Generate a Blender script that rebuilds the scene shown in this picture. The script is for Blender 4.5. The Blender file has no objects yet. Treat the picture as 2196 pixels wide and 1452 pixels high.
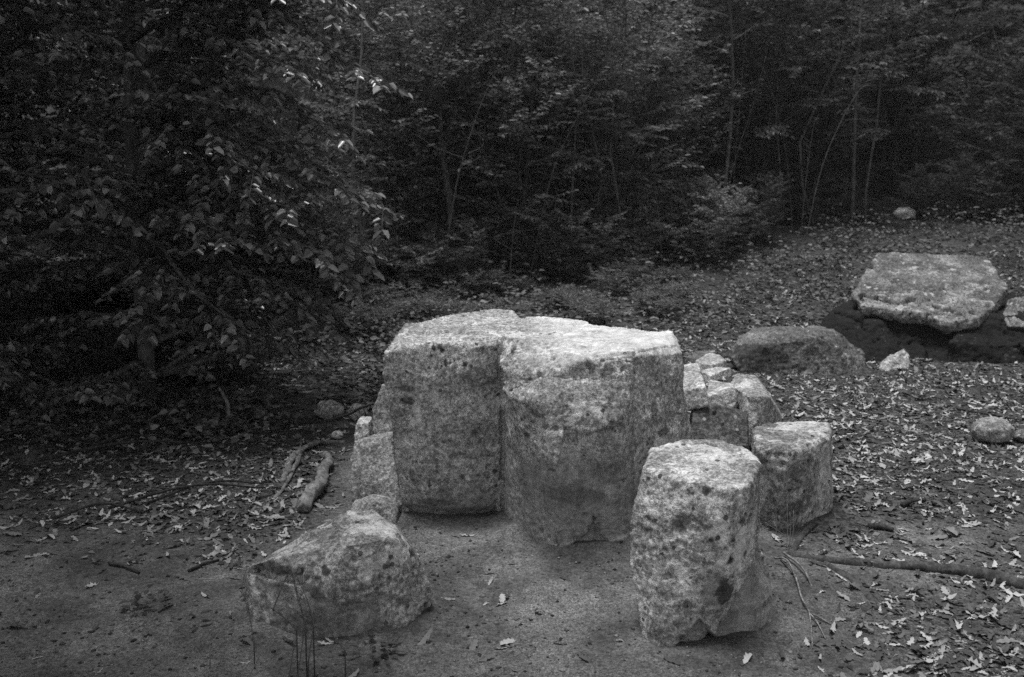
import bpy, bmesh, math, random
import numpy as np
from mathutils import Vector, noise, Quaternion

# ------------------------------------------------------------------ camera, sky, sun, exposure
sc = bpy.context.scene
COL = sc.collection
FPX = 2196.0
PITCH = math.radians(11.0)
EYE = 1.5
cam_d = bpy.data.cameras.new('camera')
cam_d.sensor_width = 36.0
cam_d.lens = 36.0
cam_d.clip_end = 600.0
cam_d.clip_start = 0.05
cam_d.dof.use_dof = True
cam_d.dof.focus_distance = 3.7
cam_d.dof.aperture_fstop = 4.5
cam = bpy.data.objects.new('camera', cam_d)
COL.objects.link(cam)
cam.location = (0, 0, EYE)
cam.rotation_euler = (math.radians(90) - PITCH, 0, 0)
sc.camera = cam

SUN = Vector((-0.14, 0.06, 0.99)).normalized()
w = bpy.data.worlds.new('World')
sc.world = w
w.use_nodes = True
nt = w.node_tree
nt.nodes.clear()
sky = nt.nodes.new('ShaderNodeTexSky')
sky.sky_type = 'NISHITA'
sky.sun_disc = False
sky.sun_elevation = math.asin(SUN.z)
sky.sun_rotation = math.atan2(SUN.x, SUN.y)
bw = nt.nodes.new('ShaderNodeRGBToBW')          # black-and-white film
bg = nt.nodes.new('ShaderNodeBackground')
bg.inputs['Strength'].default_value = 0.115
wo = nt.nodes.new('ShaderNodeOutputWorld')
nt.links.new(sky.outputs[0], bw.inputs[0])
nt.links.new(bw.outputs[0], bg.inputs[0])
nt.links.new(bg.outputs[0], wo.inputs[0])

sun_d = bpy.data.lights.new('sun', 'SUN')
sun_d.energy = 1.5
sun_d.angle = math.radians(18)
sun_d.color = (1, 1, 1)
sun = bpy.data.objects.new('sun', sun_d)
COL.objects.link(sun)
sun.rotation_euler = SUN.to_track_quat('Z', 'Y').to_euler()
sun.location = (0, 0, 30)

sc.view_settings.view_transform = 'Standard'
sc.view_settings.look = 'None'
sc.view_settings.gamma = 1.0
sc.view_settings.use_curve_mapping = False
sc.view_settings.exposure = 1.42
sc.cycles.use_denoising = False
sc.cycles.max_bounces = 5
sc.cycles.diffuse_bounces = 3
sc.cycles.glossy_bounces = 2
sc.cycles.transmission_bounces = 2
sc.cycles.sample_clamp_indirect = 4.0

HAZE = 0.0010
# ------------------------------------------------------------------ helpers
def _ray(u, v):
    a = (u - 1098) / FPX
    b = (726 - v) / FPX
    c, s = math.cos(PITCH), math.sin(PITCH)
    return a, c + b * s, -s + b * c

def P(u, v, z=0.0):
    d = _ray(u, v)
    t = (z - EYE) / d[2]
    return Vector((d[0] * t, d[1] * t, z))

def Q(u, v, Y):
    d = _ray(u, v)
    t = Y / d[1]
    return Vector((d[0] * t, Y, EYE + d[2] * t))

def sstep(a, b, x):
    t = min(1.0, max(0.0, (x - a) / (b - a)))
    return t * t * (3 - 2 * t)

def interp(pts, x):
    if x <= pts[0][0]:
        return pts[0][1]
    for (x0, y0), (x1, y1) in zip(pts, pts[1:]):
        if x <= x1:
            return y0 + (y1 - y0) * (x - x0) / (x1 - x0)
    return pts[-1][1]

def ground_z(x, y):
    z = 0.07 * max(0.0, y - 6.5)
    z += 0.33 * max(0.0, y - 15.0) if y < 75 else 0.33 * 60
    z += 0.10 * max(0.0, -x - 2.2) * sstep(2, 5, y)           # bank rising under the trees
    r = math.hypot(x, y)
    k = 1.0 if r < 12 else 2.2
    z += k * 0.030 * noise.noise(Vector((x * 0.7, y * 0.7, 3.1)))
    z += 0.012 * noise.noise(Vector((x * 2.6, y * 2.6, 7.7)))
    if r < 12:
        z += 0.0055 * noise.noise(Vector((x * 9, y * 9, 1.7)))
        z += 0.0025 * noise.noise(Vector((x * 26, y * 26, 4.7)))
    # shallow hollow where feet have worn the soil round the seats
    z -= 0.02 * math.exp(-((x - 0.1) ** 2 / 0.25 + (y - 3.2) ** 2 / 0.2))
    return z

FOOT = [(-.44, -.03, 3.94, 4.5), (.06, .48, 3.58, 4.3), (.42, .78, 2.90, 3.22), (.98, 1.28, 3.80, 4.08), (-.80, -.32, 3.0, 3.32)]
BANK = [.022, .065, .014, .030, .020]
_ground0 = ground_z
def ground_z(x, y):
    z = _ground0(x, y)
    if -1.2 < x < 1.6 and 2.5 < y < 4.9:
        for (x0, x1, y0, y1), bk in zip(FOOT, BANK):
            dx = max(x0 - x, 0, x - x1); dy = max(y0 - y, 0, y - y1)
            d2 = dx * dx + dy * dy
            if d2 < 0.06:
                z += bk * math.exp(-d2 / 0.0085) * (0.75 + 0.9 * noise.noise(Vector((x * 5, y * 5, 9.1))))
    return z

def G(u, v):
    """a point of the ground seen at a pixel of the photograph"""
    d = _ray(u, v)
    t = 0.5
    while t < 80:
        if EYE + d[2] * t < ground_z(d[0] * t, d[1] * t):
            break
        t += 0.03
    x, y = d[0] * t, d[1] * t
    return Vector((x, y, ground_z(x, y)))

def tag(o, label=None, cat=None, group=None, kind=None):
    if label: o['label'] = label
    if cat: o['category'] = cat
    if group: o['group'] = group
    if kind: o['kind'] = kind
    return o

def link(name, me, mat=None, parent=None, loc=None):
    o = bpy.data.objects.new(name, me)
    COL.objects.link(o)
    if mat is not None and me is not None and not me.materials:
        me.materials.append(mat)
    if parent is not None:
        o.parent = parent
    if loc is not None:
        o.location = loc
    return o

def empty(name, loc=(0, 0, 0)):
    o = bpy.data.objects.new(name, None)
    o.empty_display_size = 0.1
    COL.objects.link(o)
    o.location = loc
    return o

def np_mesh(name, verts, faces, smooth=False):
    """verts (n,3) array, faces (m,k) array with constant k"""
    me = bpy.data.meshes.new(name)
    verts = np.asarray(verts, dtype=np.float32)
    faces = np.asarray(faces, dtype=np.int32)
    m, k = faces.shape
    me.vertices.add(len(verts))
    me.vertices.foreach_set('co', verts.ravel())
    me.loops.add(m * k)
    me.loops.foreach_set('vertex_index', faces.ravel())
    me.polygons.add(m)
    me.polygons.foreach_set('loop_start', np.arange(0, m * k, k, dtype=np.int32))
    me.polygons.foreach_set('loop_total', np.full(m, k, dtype=np.int32))
    if smooth:
        me.polygons.foreach_set('use_smooth', np.ones(m, dtype=bool))
    me.update(calc_edges=True)
    return me

class Tubes:
    """collects tapered tubes into one mesh"""
    def __init__(self):
        self.v, self.f = [], []
    def add(self, pts, radii, n=6, wob=0.0, seed=0):
        pts = [Vector(p) for p in pts]
        base = len(self.v)
        up = Vector((0.31, 0.2, 0.93))
        for i, p in enumerate(pts):
            t = (pts[min(i + 1, len(pts) - 1)] - pts[max(i - 1, 0)])
            if t.length < 1e-9: t = Vector((0, 0, 1))
            t.normalize()
            a = t.cross(up)
            if a.length < 0.05: a = t.cross(Vector((1, 0, 0)))
            a.normalize()
            b = t.cross(a)
            for k in range(n):
                ang = 2 * math.pi * k / n
                r = radii[i]
                if wob:
                    r *= 1 + wob * noise.noise(Vector((p.x * 14 + math.cos(ang) * 1.3 + seed, p.y * 14 + math.sin(ang) * 1.3, p.z * 14)))
                q = p + a * (math.cos(ang) * r) + b * (math.sin(ang) * r)
                self.v.append((q.x, q.y, q.z))
        m = len(pts)
        for i in range(m - 1):
            for k in range(n):
                k2 = (k + 1) % n
                self.f.append((base + i * n + k, base + i * n + k2, base + (i + 1) * n + k2, base + (i + 1) * n + k))
        for (ring, rev) in ((0, True), (m - 1, False)):
            c = len(self.v)
            p = pts[ring]
            self.v.append((p.x, p.y, p.z))
            for k in range(n):
                k2 = (k + 1) % n
                a_, b_ = base + ring * n + k, base + ring * n + k2
                self.f.append((c, b_, a_, c) if rev else (c, a_, b_, c))
    def mesh(self, name, origin=(0, 0, 0), smooth=True):
        me = bpy.data.meshes.new(name)
        o = Vector(origin)
        vs = [(x - o.x, y - o.y, z - o.z) for x, y, z in self.v]
        fs = [f[:3] if f[0] == f[-1] else f for f in self.f]
        me.from_pydata(vs, [], fs)
        if smooth:
            me.polygons.foreach_set('use_smooth', np.ones(len(me.polygons), dtype=bool))
        me.update()
        return me

def spline(pts, n):
    """Catmull-Rom resample"""
    pts = [Vector(p) for p in pts]
    ext = [pts[0] * 2 - pts[1]] + pts + [pts[-1] * 2 - pts[-2]]
    out = []
    segs = len(pts) - 1
    for i in range(n):
        s = i / (n - 1) * segs
        k = min(int(s), segs - 1)
        t = s - k
        a, b, c, d = ext[k:k + 4]
        out.append(0.5 * ((2 * b) + (c - a) * t + (2 * a - 5 * b + 4 * c - d) * t * t + (3 * b - a - 3 * c + d) * t ** 3))
    return out

# ------------------------------------------------------------------ materials (all greys: black-and-white film)
def new_mat(name, rough=0.9, spec=0.2):
    m = bpy.data.materials.new(name)
    m.use_nodes = True
    n = m.node_tree
    b = n.nodes['Principled BSDF']
    b.inputs['Roughness'].default_value = rough
    b.inputs['Specular IOR Level'].default_value = spec
    return m, n, b

def N(n, typ, **kw):
    x = n.nodes.new(typ)
    for k, v in kw.items():
        setattr(x, k, v)
    return x

def mathn(n, op, a, b=None, clamp=False):
    x = n.nodes.new('ShaderNodeMath')
    x.operation = op
    x.use_clamp = clamp
    for i, s in enumerate((a, b)):
        if s is None: continue
        if isinstance(s, (int, float)): x.inputs[i].default_value = s
        else: n.links.new(s, x.inputs[i])
    return x.outputs[0]

def ramp(n, fac, lo, hi, a=0.0, b=1.0):
    x = n.nodes.new('ShaderNodeMapRange')
    x.interpolation_type = 'SMOOTHSTEP'
    n.links.new(fac, x.inputs['Value'])
    x.inputs['From Min'].default_value = lo
    x.inputs['From Max'].default_value = hi
    x.inputs['To Min'].default_value = a
    x.inputs['To Max'].default_value = b
    return x.outputs['Result']

def mixf(n, fac, a, b):
    x = n.nodes.new('ShaderNodeMix')
    x.data_type = 'FLOAT'
    for s, i in ((fac, 0), (a, 2), (b, 3)):
        if isinstance(s, (int, float)): x.inputs[i].default_value = s
        else: n.links.new(s, x.inputs[i])
    return x.outputs[0]

def ntex(n, vec, scale, detail=4, rough=0.55, dist=0.0):
    x = n.nodes.new('ShaderNodeTexNoise')
    x.inputs['Scale'].default_value = scale
    x.inputs['Detail'].default_value = detail
    x.inputs['Roughness'].default_value = rough
    x.inputs['Distortion'].default_value = dist
    n.links.new(vec, x.inputs['Vector'])
    return x.outputs['Fac']

def vtex(n, vec, scale, rnd=1.0):
    x = n.nodes.new('ShaderNodeTexVoronoi')
    x.inputs['Scale'].default_value = scale
    x.inputs['Randomness'].default_value = rnd
    n.links.new(vec, x.inputs['Vector'])
    return x

def to_col(n, b, val):
    n.links.new(val, b.inputs['Base Color'])

def bump(n, b, h, strength, dist):
    x = n.nodes.new('ShaderNodeBump')
    x.inputs['Strength'].default_value = strength
    x.inputs['Distance'].default_value = dist
    n.links.new(h, x.inputs['Height'])
    n.links.new(x.outputs[0], b.inputs['Normal'])

def rock_material(name, base=0.30, var=0.10, lichen=0.5, spots=0.5, moss_shade=0.0, seed=0.0):
    """limestone: mottled grey, pale lichen crusts, black lichen dots, soil-stained bare breaks"""
    m, n, b = new_mat(name, 0.93, 0.15)
    tc = N(n, 'ShaderNodeTexCoord')
    mp = N(n, 'ShaderNodeMapping')
    mp.inputs['Location'].default_value = (seed, seed * 0.7, seed * 1.3)
    n.links.new(tc.outputs['Object'], mp.inputs['Vector'])
    v = mp.outputs[0]
    at = N(n, 'ShaderNodeAttribute', attribute_name='bare')
    bare = at.outputs['Fac']
    big = ntex(n, v, 4.0, 5, 0.6)
    mid = ntex(n, v, 17.0, 5, 0.62, 0.4)
    fine = ntex(n, v, 120.0, 3, 0.7)
    grain = ntex(n, v, 420.0, 2, 0.6)
    col = ramp(n, big, 0.3, 0.7, base - var, base + var * 0.8)
    col = mathn(n, 'ADD', col, mathn(n, 'MULTIPLY', mathn(n, 'SUBTRACT', mid, 0.5), var * 2.0))
    speck = ntex(n, v, 52.0, 4, 0.7, 0.3)
    col = mathn(n, 'MULTIPLY', col, ramp(n, speck, 0.34, 0.66, 0.52, 1.42))
    col = mathn(n, 'MULTIPLY', col, ramp(n, fine, 0.32, 0.68, 0.55, 1.42))
    top = N(n, 'ShaderNodeAttribute', attribute_name='pale_top')
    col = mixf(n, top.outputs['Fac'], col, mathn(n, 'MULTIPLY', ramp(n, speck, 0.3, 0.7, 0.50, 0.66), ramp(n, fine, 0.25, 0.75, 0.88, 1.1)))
    col = mathn(n, 'MULTIPLY', col, ramp(n, grain, 0.25, 0.75, 0.70, 1.28))
    # pale lichen crusts
    ln = ntex(n, v, 8.0, 6, 0.68, 0.8)
    lm = ramp(n, ln, 0.665 - 0.17 * lichen, 0.685 - 0.165 * lichen)
    vr = vtex(n, v, 26.0)
    dots = ramp(n, vr.outputs['Distance'], 0.26, 0.17)
    cells = N(n, 'ShaderNodeSeparateColor')
    n.links.new(vr.outputs['Color'], cells.inputs[0])
    dots = mathn(n, 'MULTIPLY', dots, ramp(n, cells.outputs[0], 0.80, 0.82))
    lm = mathn(n, 'MAXIMUM', mathn(n, 'MULTIPLY', lm, ramp(n, fine, 0.3, 0.55, 0.35, 1.0)), dots)
    vs = vtex(n, v, 62.0)
    cs = N(n, 'ShaderNodeSeparateColor')
    n.links.new(vs.outputs['Color'], cs.inputs[0])
    sdots = mathn(n, 'MULTIPLY', ramp(n, vs.outputs['Distance'], 0.36, 0.24), ramp(n, cs.outputs[2], 0.80, 0.83))
    sdots = mathn(n, 'MULTIPLY', sdots, ramp(n, ln, 0.42, 0.56))
    lm = mathn(n, 'MAXIMUM', lm, mathn(n, 'MULTIPLY', sdots, 0.9))
    lm = mathn(n, 'MULTIPLY', lm, mathn(n, 'SUBTRACT', 1.0, mathn(n, 'MULTIPLY', bare, 0.85)), clamp=True)
    col = mixf(n, mathn(n, 'MULTIPLY', lm, 0.82), col, mathn(n, 'MULTIPLY', ramp(n, speck, 0.3, 0.7, 0.78, 1.15), base + 0.26))
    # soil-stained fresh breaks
    stain_shade = mathn(n, 'MULTIPLY', ramp(n, mid, 0.3, 0.7, base * 0.58, base * 0.82), ramp(n, grain, 0.25, 0.75, 0.85, 1.15))
    col = mixf(n, mathn(n, 'MULTIPLY', bare, 0.9), col, stain_shade)
    # grey-dark patches
    dn = ntex(n, v, 6.3, 6, 0.7, 1.2)
    dm = ramp(n, dn, 0.58, 0.66)
    col = mixf(n, mathn(n, 'MULTIPLY', dm, 0.45), col, base * 0.42)
    st = N(n, 'ShaderNodeAttribute', attribute_name='stain_shade')
    col = mixf(n, st.outputs['Fac'], col, mathn(n, 'MULTIPLY', ramp(n, speck, 0.3, 0.7, 0.6, 1.3), 0.055))
    # rain streaks and bedding
    m2 = N(n, 'ShaderNodeMapping')
    m2.inputs['Scale'].default_value = (1.0, 1.0, 0.16)
    n.links.new(v, m2.inputs['Vector'])
    col = mathn(n, 'MULTIPLY', col, ramp(n, ntex(n, m2.outputs[0], 22.0, 4, 0.6, 0.3), 0.32, 0.68, 0.80, 1.16))
    m3 = N(n, 'ShaderNodeMapping')
    m3.inputs['Scale'].default_value = (0.12, 0.12, 1.0)
    n.links.new(v, m3.inputs['Vector'])
    col = mathn(n, 'MULTIPLY', col, ramp(n, ntex(n, m3.outputs[0], 38.0, 4, 0.6, 0.4), 0.32, 0.68, 0.84, 1.14))
    # small black dots
    v2 = vtex(n, v, 34.0)
    c2 = N(n, 'ShaderNodeSeparateColor')
    n.links.new(v2.outputs['Color'], c2.inputs[0])
    sd = ramp(n, mathn(n, 'ADD', v2.outputs['Distance'], mathn(n, 'MULTIPLY', mathn(n, 'SUBTRACT', fine, 0.5), 0.25)), 0.30, 0.20)
    sd = mathn(n, 'MULTIPLY', sd, ramp(n, c2.outputs[1], 1.0 - 0.30 * spots, 1.02 - 0.30 * spots))
    sd = mathn(n, 'MULTIPLY', sd, ramp(n, big, 0.42, 0.52))
    sd = mathn(n, 'MULTIPLY', sd, mathn(n, 'SUBTRACT', 1.0, bare), clamp=True)
    col = mixf(n, mathn(n, 'MULTIPLY', sd, 0.85), col, 0.03)
    if moss_shade > 0:
        mm = mathn(n, 'MULTIPLY', ramp(n, ntex(n, v, 5.0, 5, 0.65), 0.62 - 0.35 * moss_shade, 0.70 - 0.35 * moss_shade), 0.92)
        col = mixf(n, mm, col, 0.012)
    to_col(n, b, col)
    h = mathn(n, 'ADD', mathn(n, 'MULTIPLY', mid, 0.8), mathn(n, 'MULTIPLY', fine, 0.45))
    h = mathn(n, 'ADD', h, mathn(n, 'MULTIPLY', grain, 0.18))
    h = mathn(n, 'SUBTRACT', h, mathn(n, 'MULTIPLY', sd, 0.6))
    bump(n, b, h, 0.9, 0.011)
    return m

M_ROCK = rock_material('limestone', 0.33, 0.09, 0.55, 0.45, seed=0.0)
M_STOOL = rock_material('lichen_limestone', 0.30, 0.09, 0.75, 0.55, seed=5.2)
M_BOULDER = rock_material('weathered_limestone', 0.24, 0.09, 0.85, 0.35, seed=9.7)
M_SMOOTH = rock_material('smooth_limestone', 0.24, 0.04, 0.05, 0.10, seed=3.3)
M_PALE = rock_material('pale_limestone', 0.48, 0.06, 0.3, 0.05, seed=12.3)
M_EGG = rock_material('water_worn_stone', 0.27, 0.03, 0.0, 0.0, seed=31.0)
M_DULL = rock_material('dull_limestone', 0.125, 0.045, 0.35, 0.30, seed=15.1)
M_SLAB = rock_material('rough_dark_limestone', 0.145, 0.075, 0.55, 0.8, seed=22.5)
M_MOSSY_SHADE = rock_material('mossy_shaded_limestone', 0.045, 0.02, 0.2, 0.2, moss_shade=0.82, seed=18.8)  # moss and the shade under the slab together in one near-black colour

def soil_material():
    m, n, b = new_mat('soil', 0.97, 0.08)
    tc = N(n, 'ShaderNodeTexCoord')
    v = tc.outputs['Object']
    big = ntex(n, v, 0.9, 4, 0.6, 0.5)
    mid = ntex(n, v, 5.0, 6, 0.65, 0.3)
    crumb = ntex(n, v, 42.0, 4, 0.7)
    fine = ntex(n, v, 190.0, 3, 0.7)
    at = N(n, 'ShaderNodeAttribute', attribute_name='humus')
    hum = at.outputs['Fac']
    col = ramp(n, mid, 0.3, 0.7, 0.085, 0.145)
    col = mathn(n, 'MULTIPLY', col, ramp(n, big, 0.32, 0.68, 0.58, 1.28))
    big2 = ntex(n, v, 2.6, 5, 0.6, 0.8)
    col = mathn(n, 'MULTIPLY', col, ramp(n, big2, 0.32, 0.68, 0.72, 1.18))
    hm = mathn(n, 'MULTIPLY', hum, ramp(n, mid, 0.3, 0.62, 0.55, 1.0), clamp=True)
    dark = ramp(n, crumb, 0.35, 0.68, 0.022, 0.075)
    col = mixf(n, hm, col, dark)
    col = mathn(n, 'MULTIPLY', col, mixf(n, ramp(n, big2, 0.35, 0.65), 1.0, ramp(n, fine, 0.30, 0.70, 0.5, 1.5)))
    col = mathn(n, 'MULTIPLY', col, ramp(n, ntex(n, v, 95.0, 3, 0.7), 0.30, 0.70, 0.62, 1.36))
    col = mathn(n, 'MULTIPLY', col, ramp(n, crumb, 0.25, 0.75, 0.68, 1.28))
    to_col(n, b, col)
    h = mathn(n, 'ADD', mathn(n, 'MULTIPLY', mid, 1.0), mathn(n, 'MULTIPLY', crumb, 0.55))
    h = mathn(n, 'ADD', h, mathn(n, 'MULTIPLY', fine, 0.22))
    bump(n, b, h, 1.0, 0.020)
    return m
M_SOIL = soil_material()

def leaf_material(name, lo, hi, rough, spec, power=1.0, thin=0.0):
    """grey leaf tone that differs from leaf to leaf"""
    m, n, b = new_mat(name, rough, spec)
    ge = N(n, 'ShaderNodeNewGeometry')
    oi = N(n, 'ShaderNodeObjectInfo')
    r = mathn(n, 'FRACT', mathn(n, 'ADD', ge.outputs['Random Per Island'], oi.outputs['Random']))
    r = mathn(n, 'POWER', r, power)
    col = ramp(n, r, 0.0, 1.0, lo, hi)
    tc = N(n, 'ShaderNodeTexCoord')
    nz = ntex(n, tc.outputs['Object'], 60.0, 3, 0.6)
    col = mathn(n, 'MULTIPLY', col, ramp(n, nz, 0.25, 0.75, 0.72, 1.25))
    to_col(n, b, col)
    if thin:
        tr = N(n, 'ShaderNodeBsdfTranslucent')
        n.links.new(mathn(n, 'MULTIPLY', col, 1.3), tr.inputs['Color'])
        mx = N(n, 'ShaderNodeMixShader')
        mx.inputs[0].default_value = thin
        n.links.new(b.outputs[0], mx.inputs[1])
        n.links.new(tr.outputs[0], mx.inputs[2])
        n.links.new(mx.outputs[0], n.nodes['Material Output'].inputs['Surface'])
    return m
M_LEAF = leaf_material('foliage', 0.03, 0.085, 0.5, 0.35, 1.0, 0.4)
M_LEAF_NEAR = leaf_material('glossy_foliage', 0.06, 0.26, 0.30, 0.6, 2.0, 0.25)
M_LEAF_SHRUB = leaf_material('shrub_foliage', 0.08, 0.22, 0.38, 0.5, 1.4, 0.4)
M_LEAF_SHADE = leaf_material('shaded_shrub_foliage', 0.03, 0.085, 0.5, 0.35, 1.2, 0.4)  # darker copy of the shrub leaf tone: shade put into the colour
M_GCOVER = leaf_material('ground_cover_leaf', 0.035, 0.13, 0.55, 0.3)
M_DRY = leaf_material('dry_leaf', 0.05, 0.36, 0.8, 0.15, 1.8)
M_LITTER = leaf_material('old_dry_leaf', 0.05, 0.40, 0.85, 0.12, 1.7)
M_CRUMB = leaf_material('leaf_crumb', 0.025, 0.17, 0.9, 0.1, 1.6)

def bark_material(name, a, c):
    m, n, b = new_mat(name, 0.9, 0.15)
    tc = N(n, 'ShaderNodeTexCoord')
    mp = N(n, 'ShaderNodeMapping')
    mp.inputs['Scale'].default_value = (1, 1, 0.35)
    n.links.new(tc.outputs['Object'], mp.inputs['Vector'])
    x = ntex(n, mp.outputs[0], 30.0, 5, 0.65, 0.5)
    y = ntex(n, mp.outputs[0], 150.0, 3, 0.6)
    col = mathn(n, 'MULTIPLY', ramp(n, x, 0.3, 0.7, a, c), ramp(n, y, 0.3, 0.7, 0.7, 1.25))
    to_col(n, b, col)
    bump(n, b, mathn(n, 'ADD', x, mathn(n, 'MULTIPLY', y, 0.3)), 0.8, 0.006)
    return m
M_BARK = bark_material('bark', 0.05, 0.13)
M_BARK_PALE = bark_material('pale_bark', 0.07, 0.17)
M_ROOT = bark_material('root_bark', 0.025, 0.085)
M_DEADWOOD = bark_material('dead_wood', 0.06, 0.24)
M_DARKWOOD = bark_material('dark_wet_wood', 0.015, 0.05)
M_GRASS, _n, _b = new_mat('dry_grass', 0.7, 0.3)
_b.inputs['Base Color'].default_value = (0.045, 0.045, 0.045, 1)
M_STRAW, _n, _b = new_mat('straw', 0.8, 0.2)
_b.inputs['Base Color'].default_value = (0.16, 0.16, 0.16, 1)

# ------------------------------------------------------------------ ground
def litter_density(x, y):
    """how thick the fallen leaves lie (0..1)"""
    n1 = 0.5 + 0.5 * noise.noise(Vector((x * 1.1, y * 1.1, 11.0)))
    n2 = 0.5 + 0.5 * noise.noise(Vector((x * 3.1, y * 3.1, 5.0)))
    right = sstep(0.80, 1.25, x - 0.10 * (y - 3.0)) * (0.42 + 0.58 * sstep(3.6, 4.4, y))
    left = sstep(-0.62, -1.0, x) * sstep(3.25, 3.9, y + 0.25 * (x + 1.2)) * 0.8
    back = sstep(4.5, 5.4, y) * (0.7 + 0.3 * sstep(.4, 1.4, x))
    d = max(right, left, back)
    d = max(d, 0.018)
    return d * (0.30 + 0.70 * sstep(0.3, 0.65, 0.55 * n1 + 0.45 * n2) + 0.3 * sstep(4.2, 5.0, y) * sstep(.8, 1.4, x))

def axis(lo_f, hi_f, step, lo, hi, g=1.13):
    xs = list(np.arange(lo_f, hi_f + 1e-6, step))
    s, x = step, hi_f
    while x < hi:
        s *= g; x += s; xs.append(x)
    s, x = step, lo_f
    while x > lo:
        s *= g; x -= s; xs.insert(0, x)
    return xs

gx = axis(-2.4, 2.8, 0.022, -160, 160)
gy = axis(2.3, 5.6, 0.020, -120, 200, 1.10)
nx, ny = len(gx), len(gy)
gv = np.empty((nx * ny, 3), dtype=np.float32)
hum = np.empty(nx * ny, dtype=np.float32)
i = 0
for y in gy:
    for x in gx:
        gv[i] = (x, y, ground_z(x, y))
        if abs(x) < 12 and 0 < y < 20:
            hum[i] = sstep(0.08, 0.55, litter_density(x, y))
        else:
            hum[i] = 1.0
        i += 1
ii, jj = np.meshgrid(np.arange(nx - 1), np.arange(ny - 1))
a0 = (jj * nx + ii).ravel()
gf = np.stack([a0, a0 + 1, a0 + nx + 1, a0 + nx], axis=1)
gme = np_mesh('ground', gv, gf, True)
at = gme.attributes.new('humus', 'FLOAT', 'POINT')
at.data.foreach_set('value', hum)
ground = link('ground', gme, M_SOIL)
tag(ground, 'bare trodden soil of the clearing running back under the wood', 'ground', kind='structure')

# ------------------------------------------------------------------ rocks
def hull_mesh(groups):
    """one or more convex hulls in one bmesh"""
    bm = bmesh.new()
    for pts in groups:
        vs = [bm.verts.new(p) for p in pts]
        bmesh.ops.convex_hull(bm, input=vs)
        loose = [v for v in bm.verts if not v.link_faces]
        bmesh.ops.delete(bm, geom=loose, context='VERTS')
    return bm

def loft(bm, rings):
    rs = [[bm.verts.new(p) for p in r] for r in rings]
    n = len(rs[0])
    for a, b in zip(rs, rs[1:]):
        for k in range(n):
            k2 = (k + 1) % n
            bm.faces.new((a[k], a[k2], b[k2], b[k]))
    for r, rev in ((rs[0], True), (rs[-1], False)):
        c = bm.verts.new(sum((v.co for v in r), Vector()) / n)
        for k in range(n):
            k2 = (k + 1) % n
            bm.faces.new((c, r[k2], r[k]) if rev else (c, r[k], r[k2]))
    bmesh.ops.recalc_face_normals(bm, faces=bm.faces)

def blob_fn(lst, Y):
    """dark lichen, stains and painted notch shade at their places on a front face: (u, v, half width, half height, strength)"""
    bl = []
    for u, v, a, b, k in lst:
        c = Q(u, v, Y)
        m_ = Y / FPX / 0.96
        bl.append((c.x, c.z, a * m_, b * m_, k))
    def fn(p, n):
        if n[1] > 0.1 or n[2] > 0.75: return 0.0
        w_ = 0.45 * noise.noise(p * 26) + 0.35 * noise.noise(p * 70)
        out = 0.0
        for x, z, a, b, k in bl:
            r = math.sqrt(((p.x - x) / a) ** 2 + ((p.z - z) / b) ** 2)
            if r < 1.9:
                out = max(out, k * sstep(1.15, 0.80, r + w_))
        return out
    return fn

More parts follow.
